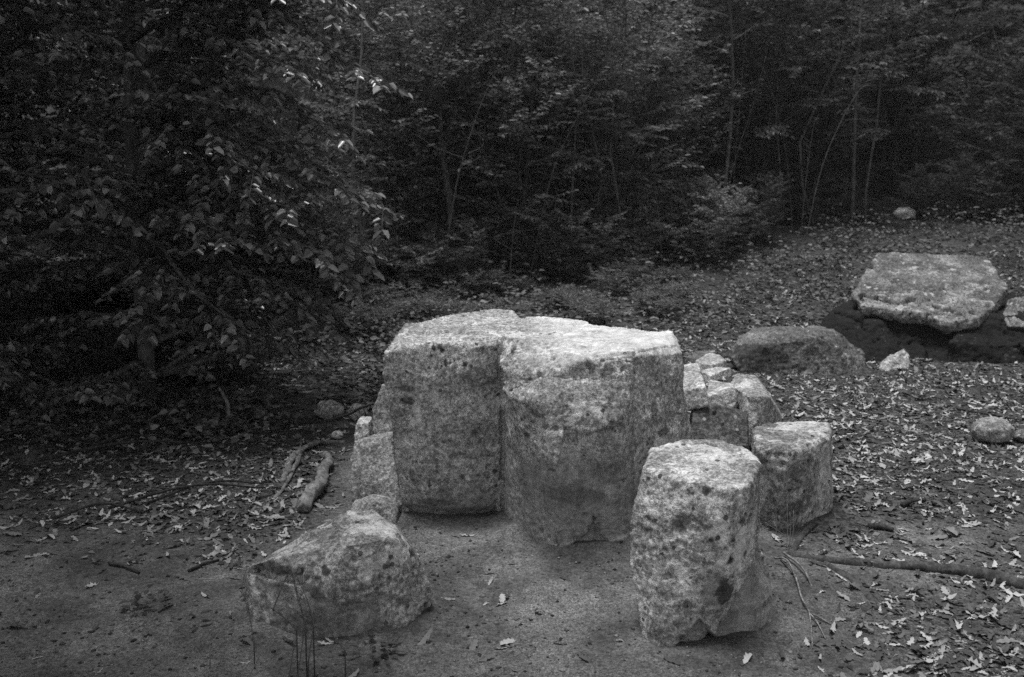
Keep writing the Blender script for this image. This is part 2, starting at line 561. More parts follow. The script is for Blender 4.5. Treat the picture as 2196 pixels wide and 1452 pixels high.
def rock(name, bm, mat, voxel=0.006, amp=0.010, freq=6.0, fine=0.0022, pits=0.0, strata=0.0,
         seed=0, feat=None, smooth_it=2, parent=None, keep_origin=None, facet=0.007, ffreq=6.0, pale_top=None, dark=None):
    me0 = bpy.data.meshes.new('tmp')
    bm.to_mesh(me0)
    bm.free()
    o0 = bpy.data.objects.new('tmp', me0)
    COL.objects.link(o0)
    md = o0.modifiers.new('r', 'REMESH')
    md.mode = 'VOXEL'
    md.voxel_size = voxel
    md.use_smooth_shade = True
    if smooth_it:
        ms = o0.modifiers.new('s', 'SMOOTH')
        ms.factor = 0.5
        ms.iterations = smooth_it
    dg = bpy.context.evaluated_depsgraph_get()
    dg.update()
    me = bpy.data.meshes.new_from_object(o0.evaluated_get(dg))
    bpy.data.objects.remove(o0)
    bpy.data.meshes.remove(me0)
    nv = len(me.vertices)
    co = np.empty(nv * 3, dtype=np.float32)
    me.vertices.foreach_get('co', co)
    co = co.reshape(-1, 3)
    nr = np.empty(nv * 3, dtype=np.float32)
    me.vertex_normals.foreach_get('vector', nr)
    nr = nr.reshape(-1, 3)
    out = co.copy()
    bare = np.zeros(nv, dtype=np.float32)
    wr = np.zeros(nv, dtype=np.float32)
    dk = np.zeros(nv, dtype=np.float32)
    off = Vector((seed * 3.17, seed * 1.73, seed * 2.39))
    for i in range(nv):
        p = Vector(co[i]); nn = nr[i]
        q = p + off
        d = amp * noise.fractal(q * freq, 1.0, 2.1, 4, noise_basis='PERLIN_ORIGINAL')
        # chipped look: sharp creases
        r = noise.noise(q * freq * 2.3)
        d -= amp * 0.8 * max(0.0, 0.25 - abs(r)) * 2
        d += fine * noise.fractal(q * 55.0, 0.9, 2.0, 3, noise_basis='PERLIN_ORIGINAL')
        if facet:
            # fracture facets: each patch of the surface is a slightly tilted plane
            qq = q * ffreq + Vector((noise.noise(q * 9), noise.noise(q * 9 + Vector((5, 1, 2))), noise.noise(q * 9 + Vector((1, 8, 3))))) * 0.25
            _, ps = noise.voronoi(qq)
            c0 = ps[0]
            d += facet * (1.1 * (qq - c0).dot(noise.noise_vector(c0 * 3.7)) + 0.5 * noise.noise(c0 * 5.3))
        if dark:
            dk[i] = dark(p, nn)
        if pale_top:
            wr[i] = pale_top(p, nn)
        if strata:
            d += strata * noise.noise(Vector((q.x * 1.2, q.y * 1.2, q.z * 24.0)))
        if pits:
            dist, pos = noise.voronoi(q * 30.0)
            c = noise.cell(pos[0] * 7.31)
            if abs(c) > 0.72 and noise.noise(q * 4.0) > -0.08:
                rr = 0.16 + 0.22 * (abs(c) - 0.72) / 0.28
                d -= pits * sstep(rr + 0.1, rr * 0.5, dist[0])
        if feat:
            df, bv = feat(p, nn)
            d += df
            bare[i] = bv
        out[i] = co[i] + nn * d
    lo, hi = out.min(axis=0), out.max(axis=0)
    org = np.array([(lo[0] + hi[0]) / 2, (lo[1] + hi[1]) / 2, max(lo[2], 0.0) if keep_origin is None else keep_origin], dtype=np.float32)
    me.vertices.foreach_set('co', (out - org).ravel())
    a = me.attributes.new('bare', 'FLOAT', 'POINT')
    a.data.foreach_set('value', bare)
    a = me.attributes.new('stain_shade', 'FLOAT', 'POINT')
    a.data.foreach_set('value', dk)
    a = me.attributes.new('pale_top', 'FLOAT', 'POINT')
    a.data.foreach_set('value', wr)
    me.polygons.foreach_set('use_smooth', np.ones(len(me.polygons), dtype=bool))
    me.name = name
    me.update()
    o = link(name, me, mat)
    o.location = [float(t) for t in org]
    if parent is not None:
        o.parent = parent
        o.location = Vector([float(t) for t in org]) - parent.location
    return o

# --- the stone table: two blocks of one rock parted by a crack
tb = bmesh.new()
def ring(xy, z):
    if isinstance(z, (int, float)):
        z = [z] * len(xy)
    return [Vector((x, y, zz)) for (x, y), zz in zip(xy, z)]
L = [
    ring([(-.430, 3.95), (-.34, 3.92), (-.24, 3.91), (-.14, 3.91), (-.045, 3.95), (.06, 4.30), (.05, 4.52), (-.08, 4.58), (-.29, 4.50), (-.42, 4.30)], -.08),
    ring([(-.450, 3.93), (-.35, 3.89), (-.24, 3.885), (-.14, 3.885), (-.048, 3.92), (.06, 4.30), (.05, 4.52), (-.08, 4.58), (-.29, 4.50), (-.45, 4.30)], .12),
    ring([(-.475, 3.90), (-.36, 3.875), (-.24, 3.87), (-.14, 3.87), (-.048, 3.905), (.06, 4.25), (.05, 4.52), (-.08, 4.58), (-.29, 4.50), (-.465, 4.30)], .40),
    ring([(-.498, 3.885), (-.37, 3.865), (-.25, 3.88), (-.14, 3.872), (-.046, 3.91), (.06, 4.25), (.02, 4.52), (-.08, 4.59), (-.29, 4.505), (-.485, 4.30)], .60),
    ring([(-.492, 3.895), (-.37, 3.872), (-.25, 3.90), (-.15, 3.880), (-.044, 3.93), (.06, 4.25), (.02, 4.515), (-.08, 4.585), (-.29, 4.50), (-.475, 4.30)], [.685, .708, .715, .712, .715, .72, .73, .73, .725, .705]),
    ring([(-.470, 3.925), (-.36, 3.885), (-.25, 3.915), (-.15, 3.890), (-.046, 3.945), (.05, 4.25), (.01, 4.51), (-.08, 4.575), (-.28, 4.49), (-.455, 4.29)], [.712, .724, .728, .726, .732, .736, .748, .746, .740, .724]),
]
R = [
    ring([(-.030, 3.90), (.055, 3.68), (.17, 3.535), (.425, 3.535), (.48, 3.60), (.80, 3.93), (.80, 4.22), (.39, 4.29), (.17, 4.42), (-.05, 4.46), (-.06, 4.15)], -.08),
    ring([(-.030, 3.89), (.055, 3.69), (.17, 3.555), (.415, 3.555), (.468, 3.61), (.76, 3.91), (.77, 4.21), (.39, 4.28), (.17, 4.41), (-.05, 4.46), (-.06, 4.15)], .16),
    ring([(-.022, 3.885), (.045, 3.69), (.165, 3.565), (.408, 3.568), (.456, 3.618), (.72, 3.88), (.73, 4.19), (.39, 4.28), (.17, 4.41), (-.05, 4.46), (-.06, 4.15)], .32),
    ring([(-.024, 3.875), (.015, 3.71), (.15, 3.57), (.400, 3.580), (.446, 3.630), (.685, 3.85), (.70, 4.16), (.39, 4.28), (.17, 4.41), (-.05, 4.46), (-.06, 4.15)], .46),
    ring([(-.025, 3.86), (-.010, 3.73), (.12, 3.595), (.395, 3.592), (.440, 3.645), (.665, 3.84), (.68, 4.14), (.39, 4.28), (.17, 4.41), (-.05, 4.46), (-.06, 4.15)], .56),
    ring([(-.024, 3.86), (-.002, 3.75), (.13, 3.665), (.385, 3.615), (.436, 3.660), (.660, 3.845), (.675, 4.14), (.39, 4.28), (.17, 4.41), (-.05, 4.46), (-.06, 4.15)], .64),
    ring([(-.024, 3.94), (.04, 3.86), (.170, 3.765), (.326, 3.630), (.434, 3.675), (.655, 3.852), (.672, 4.135), (.39, 4.275), (.17, 4.405), (-.05, 4.45), (-.06, 4.15)], [.700, .708, .722, .724, .718, .690, .700, .72, .725, .73, .73]),
    ring([(-.022, 3.975), (.07, 3.885), (.185, 3.785), (.326, 3.642), (.430, 3.688), (.628, 3.872), (.650, 4.12), (.385, 4.265), (.17, 4.395), (-.045, 4.43), (-.05, 4.15)], [.728, .727, .730, .731, .731, .724, .726, .731, .735, .739, .739]),
]
loft(tb, L)
loft(tb, R)
SHELL = [(-.05, .60), (.00, .56), (.04, .44), (.09, .38), (.13, .33), (.165, .35), (.19, .485), (.25, .47), (.32, .475), (.37, .49), (.405, .56), (.43, .70)]
def feat_table(p, n):
    d, bare = 0.0, 0.0
    wob = 0.02 * noise.noise(Vector((p.x * 9, 2.2, p.z * 9))) + 0.01 * noise.noise(Vector((p.x * 30, 2.2, p.z * 30)))
    if n[1] < -0.2 and p.x > -0.06 and p.y < 3.9:
        zb = interp(SHELL, p.x) + wob
        if p.z < 0.71 and p.x < 0.43:
            d += 0.028 * sstep(zb - 0.010, zb + 0.004, p.z)      # spalled shell stands proud
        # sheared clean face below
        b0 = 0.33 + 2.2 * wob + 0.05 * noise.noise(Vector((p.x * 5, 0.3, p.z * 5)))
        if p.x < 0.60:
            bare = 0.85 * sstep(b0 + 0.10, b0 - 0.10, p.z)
        # hollow broken out at the foot
        t = 1 - abs(p.x - 0.30) / 0.10
        t += 5 * wob
        if t > 0 and p.z < 0.01 + 0.13 * t + 1.5 * wob:
            d -= 0.016 * sstep(0.0, 0.25, t)
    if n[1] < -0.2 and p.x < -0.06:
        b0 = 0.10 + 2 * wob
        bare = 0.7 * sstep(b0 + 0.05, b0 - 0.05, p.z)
        # shallow shelf across the left block
        zb = 0.56 + 0.10 * (p.x + 0.3) + 1.5 * wob
        d += 0.008 * sstep(zb - 0.02, zb + 0.01, p.z)
        if p.z < 0.07 + wob:
            d -= 0.035 * sstep(0.07 + wob, 0.0, p.z)
    if n[2] > 0.8 and p.z > 0.6:
        d += 0.005 * math.copysign(1, noise.noise(Vector((p.x * 3 + 1, p.y * 5, 0.4))))
    return d, bare
def table_pale_top(p, n):
    # the top is paler on the right-hand block
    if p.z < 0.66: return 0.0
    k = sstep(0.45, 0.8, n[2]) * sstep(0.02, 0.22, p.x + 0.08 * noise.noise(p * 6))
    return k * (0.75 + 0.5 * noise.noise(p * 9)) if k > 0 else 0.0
table = rock('stone_table', tb, M_ROCK, 0.0058, 0.0045, 5.0, 0.0030, 0.014, 0.002, 1, feat_table, 0, keep_origin=0.0, facet=0.0045, ffreq=6.0, pale_top=table_pale_top, dark=blob_fn([(912, 752, 6, 5, 1), (924, 762, 5, 5, 1), (936, 760, 5, 4, 1), (855, 757, 6, 5, 1), (943, 769, 4, 4, 1), (918, 778, 5, 4, 1), (868, 878, 16, 8, .7), (864, 850, 26, 8, .5), (950, 792, 4, 9, 1), (994, 795, 6, 4, 1), (1008, 800, 5, 4, .9), (915, 805, 5, 4, 1), (1060, 768, 5, 5, .9), (1110, 742, 5, 4, 1), (1150, 790, 7, 4, .9), (1162, 800, 6, 4, .9), (1145, 806, 6, 4, .8), (1170, 785, 9, 4, .8), (1135, 815, 6, 4, .8), (1300, 878, 6, 5, .9), (1188, 890, 7, 4, .9), (1240, 870, 6, 5, .7), (1225, 1025, 60, 22, .5), (1300, 980, 40, 25, .35), (1180, 978, 8, 5, .8), (1060, 1038, 6, 6, .9), (990, 1045, 6, 7, .7), (1062, 1072, 5, 5, .9), (1142, 910, 6, 5, .8), (1400, 870, 8, 20, .4), (1425, 925, 14, 8, .7), (1440, 990, 14, 8, .6), (930, 1105, 50, 9, .6)], 3.75))
tag(table, 'big cracked limestone block with flat top, set like a table between the stone seats', 'stone table')

# --- front seat, the tall one
sb = bmesh.new()
S = [
    ring([(.405, 2.87), (.44, 2.83), (.53, 2.82), (.62, 2.86), (.76, 2.88), (.88, 3.00), (.85, 3.16), (.72, 3.28), (.55, 3.30), (.43, 3.15)], -.07),
    ring([(.385, 2.90), (.44, 2.835), (.54, 2.83), (.63, 2.845), (.75, 2.89), (.845, 3.01), (.825, 3.17), (.71, 3.28), (.55, 3.29), (.41, 3.15)], .10),
    ring([(.358, 2.95), (.44, 2.86), (.54, 2.83), (.635, 2.815), (.735, 2.91), (.785, 3.04), (.79, 3.17), (.70, 3.28), (.55, 3.29), (.40, 3.16)], .23),
    ring([(.362, 2.97), (.45, 2.875), (.55, 2.84), (.64, 2.815), (.725, 2.90), (.775, 3.04), (.775, 3.17), (.70, 3.275), (.56, 3.285), (.42, 3.17)], .36),
    ring([(.392, 2.99), (.455, 2.915), (.55, 2.862), (.645, 2.815), (.712, 2.878), (.772, 3.04), (.768, 3.16), (.69, 3.265), (.57, 3.28), (.440, 3.18)], .475),
    ring([(.398, 2.995), (.460, 2.922), (.55, 2.868), (.645, 2.820), (.709, 2.880), (.768, 3.04), (.764, 3.155), (.69, 3.262), (.572, 3.277), (.446, 3.18)], [.504, .506, .506, .508, .508, .514, .518, .522, .522, .516]),
    ring([(.408, 3.000), (.468, 2.932), (.55, 2.880), (.645, 2.832), (.702, 2.886), (.758, 3.04), (.755, 3.15), (.688, 3.252), (.575, 3.267), (.454, 3.18)], [.510, .513, .514, .514, .514, .521, .525, .529, .529, .523]),
]
loft(sb, S)
def feat_stool(p, n):
    d, bare = 0.0, 0.0
    wob = 0.025 * noise.noise(Vector((p.x * 8, p.y * 8, p.z * 8))) + 0.01 * noise.noise(Vector((p.x * 30, 2.2, p.z * 30)))
    if p.y < 3.1 and n[2] < 0.6:
        zl = interp([(.60, 0.02), (.66, .13), (.72, .22), (.78, .30), (.84, .30)], p.x) + wob * 0.8
        k = sstep(zl + 0.01, zl - 0.015, p.z) * sstep(.60, .63, p.x)
        d -= 0.018 * k
        bare = 0.85 * k
        t = 1 - abs(p.x - 0.56) / 0.07                      # notch at the foot
        if t > 0 and p.z < 0.01 + 0.09 * t:
            d -= 0.035
            bare = 0.8
        g = math.exp(-(((p.x - .60) / .05) ** 2 + ((p.z - .18) / .055) ** 2))
        d -= 0.012 * g
        bare = max(bare, 0.8 * sstep(0.45, 0.6, g + wob))
    return d, bare
o = rock('stone_stool', sb, M_STOOL, 0.005, 0.005, 7.0, 0.003, 0.014, 0.0, 2, feat_stool, 0, keep_origin=0.0, dark=blob_fn([(1552, 1262, 22, 34, .95), (1560, 1192, 9, 8, 1), (1462, 1122, 22, 18, .7), (1512, 1112, 14, 18, .6), (1490, 1038, 8, 8, 1), (1512, 1050, 9, 11, .9), (1398, 1040, 10, 7, 1), (1400, 1052, 5, 6, 1), (1478, 1056, 4, 4, 1), (1487, 1062, 5, 5, 1), (1396, 1128, 6, 5, 1), (1410, 1127, 5, 5, 1), (1424, 1266, 22, 16, .6), (1470, 1300, 10, 22, .5), (1520, 1150, 6, 6, 1), (1568, 1148, 5, 5, 1), (1590, 1115, 8, 7, .8), (1460, 1360, 7, 9, .8), (1445, 1175, 4, 4, 1), (1600, 1190, 6, 5, .9)], 2.86), facet=0.006, ffreq=7.0)
tag(o, 'tall flat-topped limestone seat spotted with black lichen, standing at the corner of the stone table', 'stone stool')

# --- the other seat behind it
bb = bmesh.new()
B = [
    ring([(.95, 3.80), (1.02, 3.735), (1.14, 3.78), (1.285, 3.90), (1.33, 4.06), (1.24, 4.14), (1.05, 4.12), (.97, 4.00)], -.07),
    ring([(.935, 3.79), (1.03, 3.715), (1.14, 3.76), (1.27, 3.885), (1.33, 4.06), (1.25, 4.13), (1.05, 4.11), (.965, 4.00)], .12),
    ring([(.925, 3.775), (1.03, 3.70), (1.13, 3.75), (1.255, 3.875), (1.325, 4.07), (1.25, 4.12), (1.05, 4.10), (.975, 4.02)], .27),
    ring([(.925, 3.780), (1.03, 3.708), (1.13, 3.758), (1.252, 3.88), (1.318, 4.08), (1.25, 4.112), (1.05, 4.092), (.982, 4.03)], .340),
    ring([(.938, 3.792), (1.03, 3.725), (1.13, 3.772), (1.24, 3.89), (1.306, 4.075), (1.245, 4.098), (1.055, 4.078), (.992, 4.025)], .356),
]
loft(bb, B)
o = rock('stone_stool', bb, M_BOULDER, 0.0055, 0.006, 8.0, 0.0028, 0.010, 0.0, 3, None, 0, keep_origin=0.0, facet=0.006, ffreq=7.0, dark=blob_fn([(1690, 1010, 26, 22, .6), (1640, 1000, 14, 26, .5), (1740, 1060, 22, 16, .6), (1700, 1090, 40, 20, .6)], 3.75))
tag(o, 'low square-edged stone seat half hidden behind the tall lichen-spotted one', 'stone stool')

# --- front boulder seat
pts = [(-.87, 3.13, -.05), (-.81, 2.96, -.05), (-.64, 2.89, -.05), (-.43, 2.92, -.05), (-.32, 2.97, -.05), (-.25, 3.12, -.05),
       (-.33, 3.36, -.05), (-.6, 3.42, -.05), (-.80, 3.32, -.05),
       (-.255, 3.09, .08), (-.87, 3.08, .10)]
pts += [Q(532, 1215, 3.04), Q(600, 1195, 2.99), Q(640, 1186, 2.97), Q(740, 1172, 2.95), Q(850, 1152, 3.0), Q(885, 1180, 3.06), Q(905, 1235, 3.08)]
pts += [Q(655, 1145, 3.20), Q(745, 1093, 3.20), Q(800, 1092, 3.18), Q(860, 1130, 3.14), (-.5, 3.34, .22)]
pts += [Q(700, 1250, 2.90), Q(530, 1255, 3.02)]
def feat_boulder(p, n):
    d, bare = 0.0, 0.0
    wob = 0.035 * noise.noise(Vector((p.x * 8, p.y * 8, p.z * 8))) + 0.02 * noise.noise(Vector((p.x * 24, p.y * 24, p.z * 24)))
    if p.y < 3.15 and n[2] < 0.55:
        zb = interp([(-.86, .15), (-.68, .15), (-.66, .12), (-.55, .125), (-.54, .10), (-.35, .10), (-.25, .02)], p.x) + wob
        k = sstep(zb + 0.008, zb - 0.008, p.z)
        d -= 0.008 * k
        bare = 0.5 * k * sstep(-.32, -.42, p.x) * sstep(.15, .05, abs(p.x + .55) - .12 + 3 * wob)
        if p.x < -.64 and .155 < p.z < .20 + wob:             # dark notch under the left brow
            d -= 0.02
    return d, bare
o = rock('boulder', hull_mesh([pts]), M_BOULDER, 0.005, 0.005, 6.0, 0.003, 0.011, 0.0, 4, feat_boulder, 0, keep_origin=0.0, facet=0.007, ffreq=6.0, dark=blob_fn([(585, 1222, 52, 15, .8), (706, 1210, 10, 8, 1), (700, 1202, 6, 5, 1), (672, 1245, 26, 12, .75), (648, 1160, 6, 4, 1), (640, 1178, 4, 4, 1), (830, 1212, 8, 8, .8), (835, 1236, 5, 6, .9), (860, 1290, 9, 9, .8), (876, 1306, 7, 4, .8), (690, 1310, 70, 26, .35), (820, 1330, 40, 25, .3), (545, 1300, 20, 18, .5)], 2.98))  # the broad first mark paints shade into the notch under the brow
tag(o, 'squat lichened boulder with a sloping top and dry grass stalks in front of it', 'boulder')

# --- stones leaning on the table's other end
def quick(name, pts, mat, label, cat='stone', voxel=0.007, amp=0.008, freq=8.0, seed=0, group=None, pits=0.0, sm=2, extra=()):
    o = rock(name, hull_mesh([pts] + list(extra)), mat, voxel, amp, freq, 0.0022, pits, 0.0, seed, None, sm, facet=amp * 0.6, ffreq=freq)
    tag(o, label, cat, group)
    return o
def prism(front, depth):
    return [Vector(p) for p in front] + [Vector(p) + Vector(depth) for p in front]

quick('leaning_slab', prism([Q(752, 1078, 4.04), Q(748, 985, 4.10), Q(758, 945, 4.14), Q(836, 932, 4.12), Q(862, 1085, 3.98)], (.06, .16, -.02)),
      M_SMOOTH, 'smooth upright stone slab leaning on the end of the stone table', 'stone slab', 0.006, 0.005, 6, 21)
quick('narrow_slab', prism([Q(800, 940, 4.27), Q(797, 880, 4.30), Q(818, 824, 4.32), Q(832, 826, 4.30), Q(846, 940, 4.24)], (.03, .14, 0)),
      M_SMOOTH, 'narrow upright sliver of stone standing behind the smooth leaning slab', 'stone slab', 0.006, 0.006, 9, 22)
quick('rounded_stone', [Q(745, 1105, 3.86), Q(760, 1072, 3.90), Q(800, 1058, 3.93), Q(840, 1064, 3.93), Q(858, 1080, 3.9), Q(850, 1120, 3.84), Q(790, 1125, 3.80),
                        (-.66, 4.02, 0), (-.45, 4.02, 0), (-.64, 3.84, -.03), (-.46, 3.84, -.03), Q(800, 1075, 3.84)],
      M_SMOOTH, 'rounded smooth stone at the foot of the leaning slab', 'stone', 0.006, 0.006, 5, 23, sm=6)
quick('stone_block', prism([Q(760, 935, 4.33), Q(764, 908, 4.33), Q(790, 908, 4.33), Q(794, 935, 4.33)], (.0, .12, 0)) + [Q(758, 985, 4.30), Q(796, 985, 4.30)],
      M_PALE, 'small white squared stone behind the smooth leaning slab', 'stone', 0.006, 0.003, 9, 24)
def pebble(name, u, v, wpx, hpx, mat, label, seed, cat='stone', depth=0.8, group=None, sink=0.25, flat=1.0, vox=None):
    g = G(u, v)
    s = g.y / FPX / 0.97
    rx, rz = wpx * s / 2, hpx * s / (1 + (1 - sink))
    rnd = random.Random(seed)
    pts = []
    for k in range(46):
        a = rnd.uniform(0, 2 * math.pi); c = rnd.uniform(-1, 1); q = math.sqrt(1 - c * c)
        j = rnd.uniform(0.86, 1.0)
        pts.append(Vector((g.x + rx * q * math.cos(a) * j, g.y + rx * depth * (1 + q * math.sin(a) * j), g.z + rz * (1 - sink) + rz * c * j * flat)))
    return quick(name, pts, mat, label, cat, vox or max(0.005, rx / 18), rx * 0.05, 0.9 / rx, seed, group, sm=3)
pebble('stone', 702, 908, 78, 44, M_BOULDER, 'mottled rounded stone crossed by a dark stick near the leaning slab', 31)
pebble('stone', 765, 906, 48, 38, M_STOOL, 'small pale knobbly stone beside the mottled one under the stick', 32)
pebble('stone', 722, 949, 30, 19, M_PALE, 'small bright white pebble in the dry leaves by the leaning slab', 33)
pebble('stone', 571, 869, 62, 32, M_DULL, 'dull half-buried stone at the edge of the undergrowth', 34)
# --- right-hand rubble against the table
quick('rubble_stone', prism([Q(1463, 884, 4.55), Q(1464, 838, 4.58), Q(1514, 830, 4.56), Q(1521, 872, 4.54)], (.015, .30, .05)),
      M_ROCK, 'squared stone with a bright top wedged against the stone table', 'stone', 0.005, 0.0035, 8, 41, sm=0)
quick('rubble_stone', [Q(1514, 850, 4.66), Q(1576, 836, 4.68), Q(1583, 860, 4.66), Q(1562, 890, 4.62), Q(1518, 880, 4.64),
                       Q(1522, 814, 4.95), Q(1574, 824, 4.95), Q(1585, 870, 4.9), Q(1515, 870, 4.9)],
      M_STOOL, 'rounded broken stone between the squared stone and the dark-faced rubble rock', 'stone', 0.005, 0.0035, 8, 42, sm=0)
quick('rubble_stone', [Q(1604, 850, 4.74), Q(1650, 850, 4.80), Q(1604, 925, 4.70), Q(1660, 915, 4.86), Q(1596, 960, 4.66), Q(1668, 940, 4.9), Q(1674, 890, 4.95),
                       Q(1562, 822, 4.98), Q(1580, 800, 5.12), Q(1620, 803, 5.15), Q(1640, 830, 5.05), Q(1672, 880, 5.15), Q(1600, 840, 4.86), Q(1680, 930, 5.2), Q(1580, 930, 5.1)],
      M_STOOL, 'hump-backed rubble rock with a dark flat face beside the low stone seat', 'stone', 0.005, 0.0035, 7, 43, sm=0)
quick('rubble_stone', [Q(1486, 870, 4.58), Q(1530, 866, 4.58), Q(1575, 878, 4.60), Q(1603, 880, 4.58), Q(1604, 955, 4.48), Q(1540, 965, 4.44), Q(1478, 960, 4.44), Q(1484, 910, 4.5),
                       Q(1490, 900, 4.9), Q(1600, 900, 4.9), (.85, 4.9, 0), (1.15, 4.9, 0), (.83, 4.5, 0), (1.1, 4.5, 0)],
      M_DULL, 'dark blotched rubble stone at the bottom of the heap beside the stone table', 'stone', 0.005, 0.0035, 9, 44, pits=0.012)
def flat_stone(pix, th, mat, label, seed):
    g = [G(u, v) for u, v in pix]
    return quick('flat_stone', [p + Vector((0, 0, -.02)) for p in g] + [p.lerp(sum(g, Vector()) / len(g), .12) + Vector((0, .01, th)) for p in g], mat, label, 'stone', 0.006, 0.004, 8, seed, sm=1)
flat_stone([(1486, 790), (1520, 772), (1545, 776), (1562, 790), (1530, 800), (1500, 800)], .05, M_ROCK, 'thin triangular flat stone lying beyond the rubble', 45)
flat_stone([(1466, 780), (1490, 764), (1540, 761), (1500, 782)], .03, M_DULL, 'dull flat stone showing past the corner of the stone table', 46)
flat_stone([(1520, 826), (1548, 816), (1572, 806), (1535, 803), (1500, 812)], .05, M_PALE, 'pale flat chip lying behind the rubble heap', 47)
# --- long low rock
dome = []
for (u, v, Y) in [(1568, 770, 6.55), (1580, 735, 6.62), (1640, 716, 6.68), (1740, 706, 6.72), (1795, 712, 6.75), (1812, 728, 6.75), (1856, 758, 6.75), (1858, 790, 6.65),
                  (1590, 800, 6.50), (1700, 812, 6.42), (1800, 805, 6.48), (1640, 740, 6.50), (1740, 725, 6.52), (1800, 740, 6.58)]:
    dome.append(Q(u, v, Y))
dome += [(1.55, 7.15, 0), (2.4, 7.2, 0), (1.7, 7.1, .2), (2.2, 7.1, .2), (1.5, 6.6, -.05), (1.9, 6.45, -.05), (2.33, 6.65, -.05)]
o = rock('low_boulder', hull_mesh([dome]), M_DULL, 0.010, 0.014, 5.0, 0.005, 0.025, 0.0, 51, None, 0, facet=0.022, ffreq=5.0, dark=blob_fn([(1600, 742, 40, 30, .9), (1660, 733, 14, 14, .9), (1692, 750, 10, 6, .8), (1765, 730, 20, 8, .7), (1830, 770, 12, 8, .7), (1600, 790, 30, 14, .5)], 6.6))
tag(o, 'long low dark boulder lying between the stone table and the big rock slab', 'boulder')
quick('stone', [Q(1888, 782, 6.62), Q(1938, 748, 6.72), Q(1952, 760, 6.72), Q(1955, 795, 6.66), Q(1900, 800, 6.55), (2.42, 6.6, 0), (2.55, 6.95, 0), (2.68, 6.8, 0), (2.62, 6.6, -.02)], M_ROCK, 'broken jagged stone in front of the dark foot of the big slab', 'stone', 0.007, 0.012, 8, 52, sm=0)
pebble('stone', 2148, 962, 100, 60, M_EGG, 'smooth egg-shaped grey stone among the dry leaves', 53, depth=0.9)
pebble('stone', 2215, 955, 70, 32, M_DULL, 'flat dull stone touching the egg-shaped one', 54, depth=0.8)
pebble('stone', 1948, 474, 52, 28, M_PALE, 'lone pale stone far back at the edge of the wood', 55, vox=0.012)
pebble('stone', 1596, 482, 44, 18, M_DULL, 'low grey stone in the far grass below the saplings', 56, vox=0.012)

# --- big slab outcrop
oc = empty('rock_outcrop', (3.1, 7.2, 0.05))
top = [(1880, 541, 8.08), (1960, 541, 8.12), (2050, 545, 8.12), (2118, 549, 8.05), (2142, 582, 7.75), (2162, 614, 7.45), (2142, 648, 7.2), (2105, 680, 6.92),
       (2030, 692, 6.86), (1985, 670, 6.98), (1930, 665, 7.02), (1845, 654, 7.12), (1824, 624, 7.32), (1848, 592, 7.6), (1866, 562, 7.88)]
sl = bmesh.new()
tv = [Q(*t) for t in top]
cen = sum(tv, Vector()) / len(tv)
def shrink(k, dz):
    return [cen + (p - cen) * k + Vector((0, 0, dz)) for p in tv][::-1]
loft(sl, [shrink(0.93, -.10), shrink(0.99, -.07), shrink(1.0, -.03), shrink(0.985, 0.0)])
HOLES = [(Q(u, v, Y), r) for u, v, Y, r in [(1856, 632, 7.25, .05), (1888, 634, 7.22, .045), (1912, 636, 7.2, .035), (1958, 640, 7.18, .055), (2010, 655, 7.1, .035), (2035, 660, 7.05, .05), (2060, 672, 6.98, .05),
                                            (1884, 580, 7.7, .03), (1975, 582, 7.75, .025), (1866, 560, 7.8, .05), (2088, 664, 7.0, .03), (2125, 655, 7.1, .04), (1920, 600, 7.5, .02), (1935, 640, 7.16, .03)]]
def feat_slab(p, n):
    r = 0.005 * noise.fractal(p * 14, 0.8, 2.0, 3, noise_basis='PERLIN_ORIGINAL')
    dist, pos = noise.voronoi(Vector((p.x * 3.2 + .5 * noise.noise(p * 6), p.y * 4 + .5 * noise.noise(p * 6 + Vector((4, 4, 4))), 0)))
    r -= 0.014 * sstep(0.10, 0.02, dist[1] - dist[0]) * sstep(7.6, 7.2, p.y)
    for c, rr in HOLES:
        d2 = (p.x - c.x) ** 2 + ((p.y - c.y) * .7) ** 2
        if d2 < rr * rr: r -= 0.07 * sstep(rr, rr * .6, math.sqrt(d2))
    return r, 0.0
rock('cap_slab', sl, M_SLAB, 0.011, 0.006, 5.0, 0.005, 0.02, 0.0, 61, feat_slab, 0, parent=oc, facet=0.016, ffreq=4.0)
fo = bmesh.new()
def skirt(k, z=None, dz=0.0, push=0.0):
    out = []
    for p in tv:
        q = cen + (p - cen) * k
        q.z = (p.z + dz) if z is None else z
        if p.y < 7.5: q.y -= push
        if q.x < cen.x - .2: q.x -= push * 1.2
        out.append(q)
    return out[::-1]
loft(fo, [skirt(1.0, -.08, push=.14), skirt(.98, .06, push=.08), skirt(.92, None, -.14), skirt(.88, None, -.06)])
loft(fo, [ring([(2.9, 6.72), (4.9, 6.70), (5.0, 8.3), (3.3, 8.4)], -.08), ring([(2.95, 6.80), (4.8, 6.78), (4.9, 8.2), (3.3, 8.3)], .14), ring([(3.2, 7.05), (4.7, 7.05), (4.7, 8.0), (3.4, 8.1)], .30)])
loft(fo, [ring([Q(1768, 745, 7.05)[:2], Q(1850, 790, 6.85)[:2], Q(1880, 700, 7.5)[:2], Q(1800, 690, 7.6)[:2]], -.05), ring([Q(1790, 655, 7.2)[:2], Q(1850, 665, 7.05)[:2], Q(1880, 660, 7.5)[:2], Q(1820, 645, 7.5)[:2]], .30)])
rock('mossy_shaded_foot', fo, M_MOSSY_SHADE, 0.014, 0.02, 5.0, 0.010, 0.03, 0.0, 62, None, 0, parent=oc, facet=0.04, ffreq=4.0)
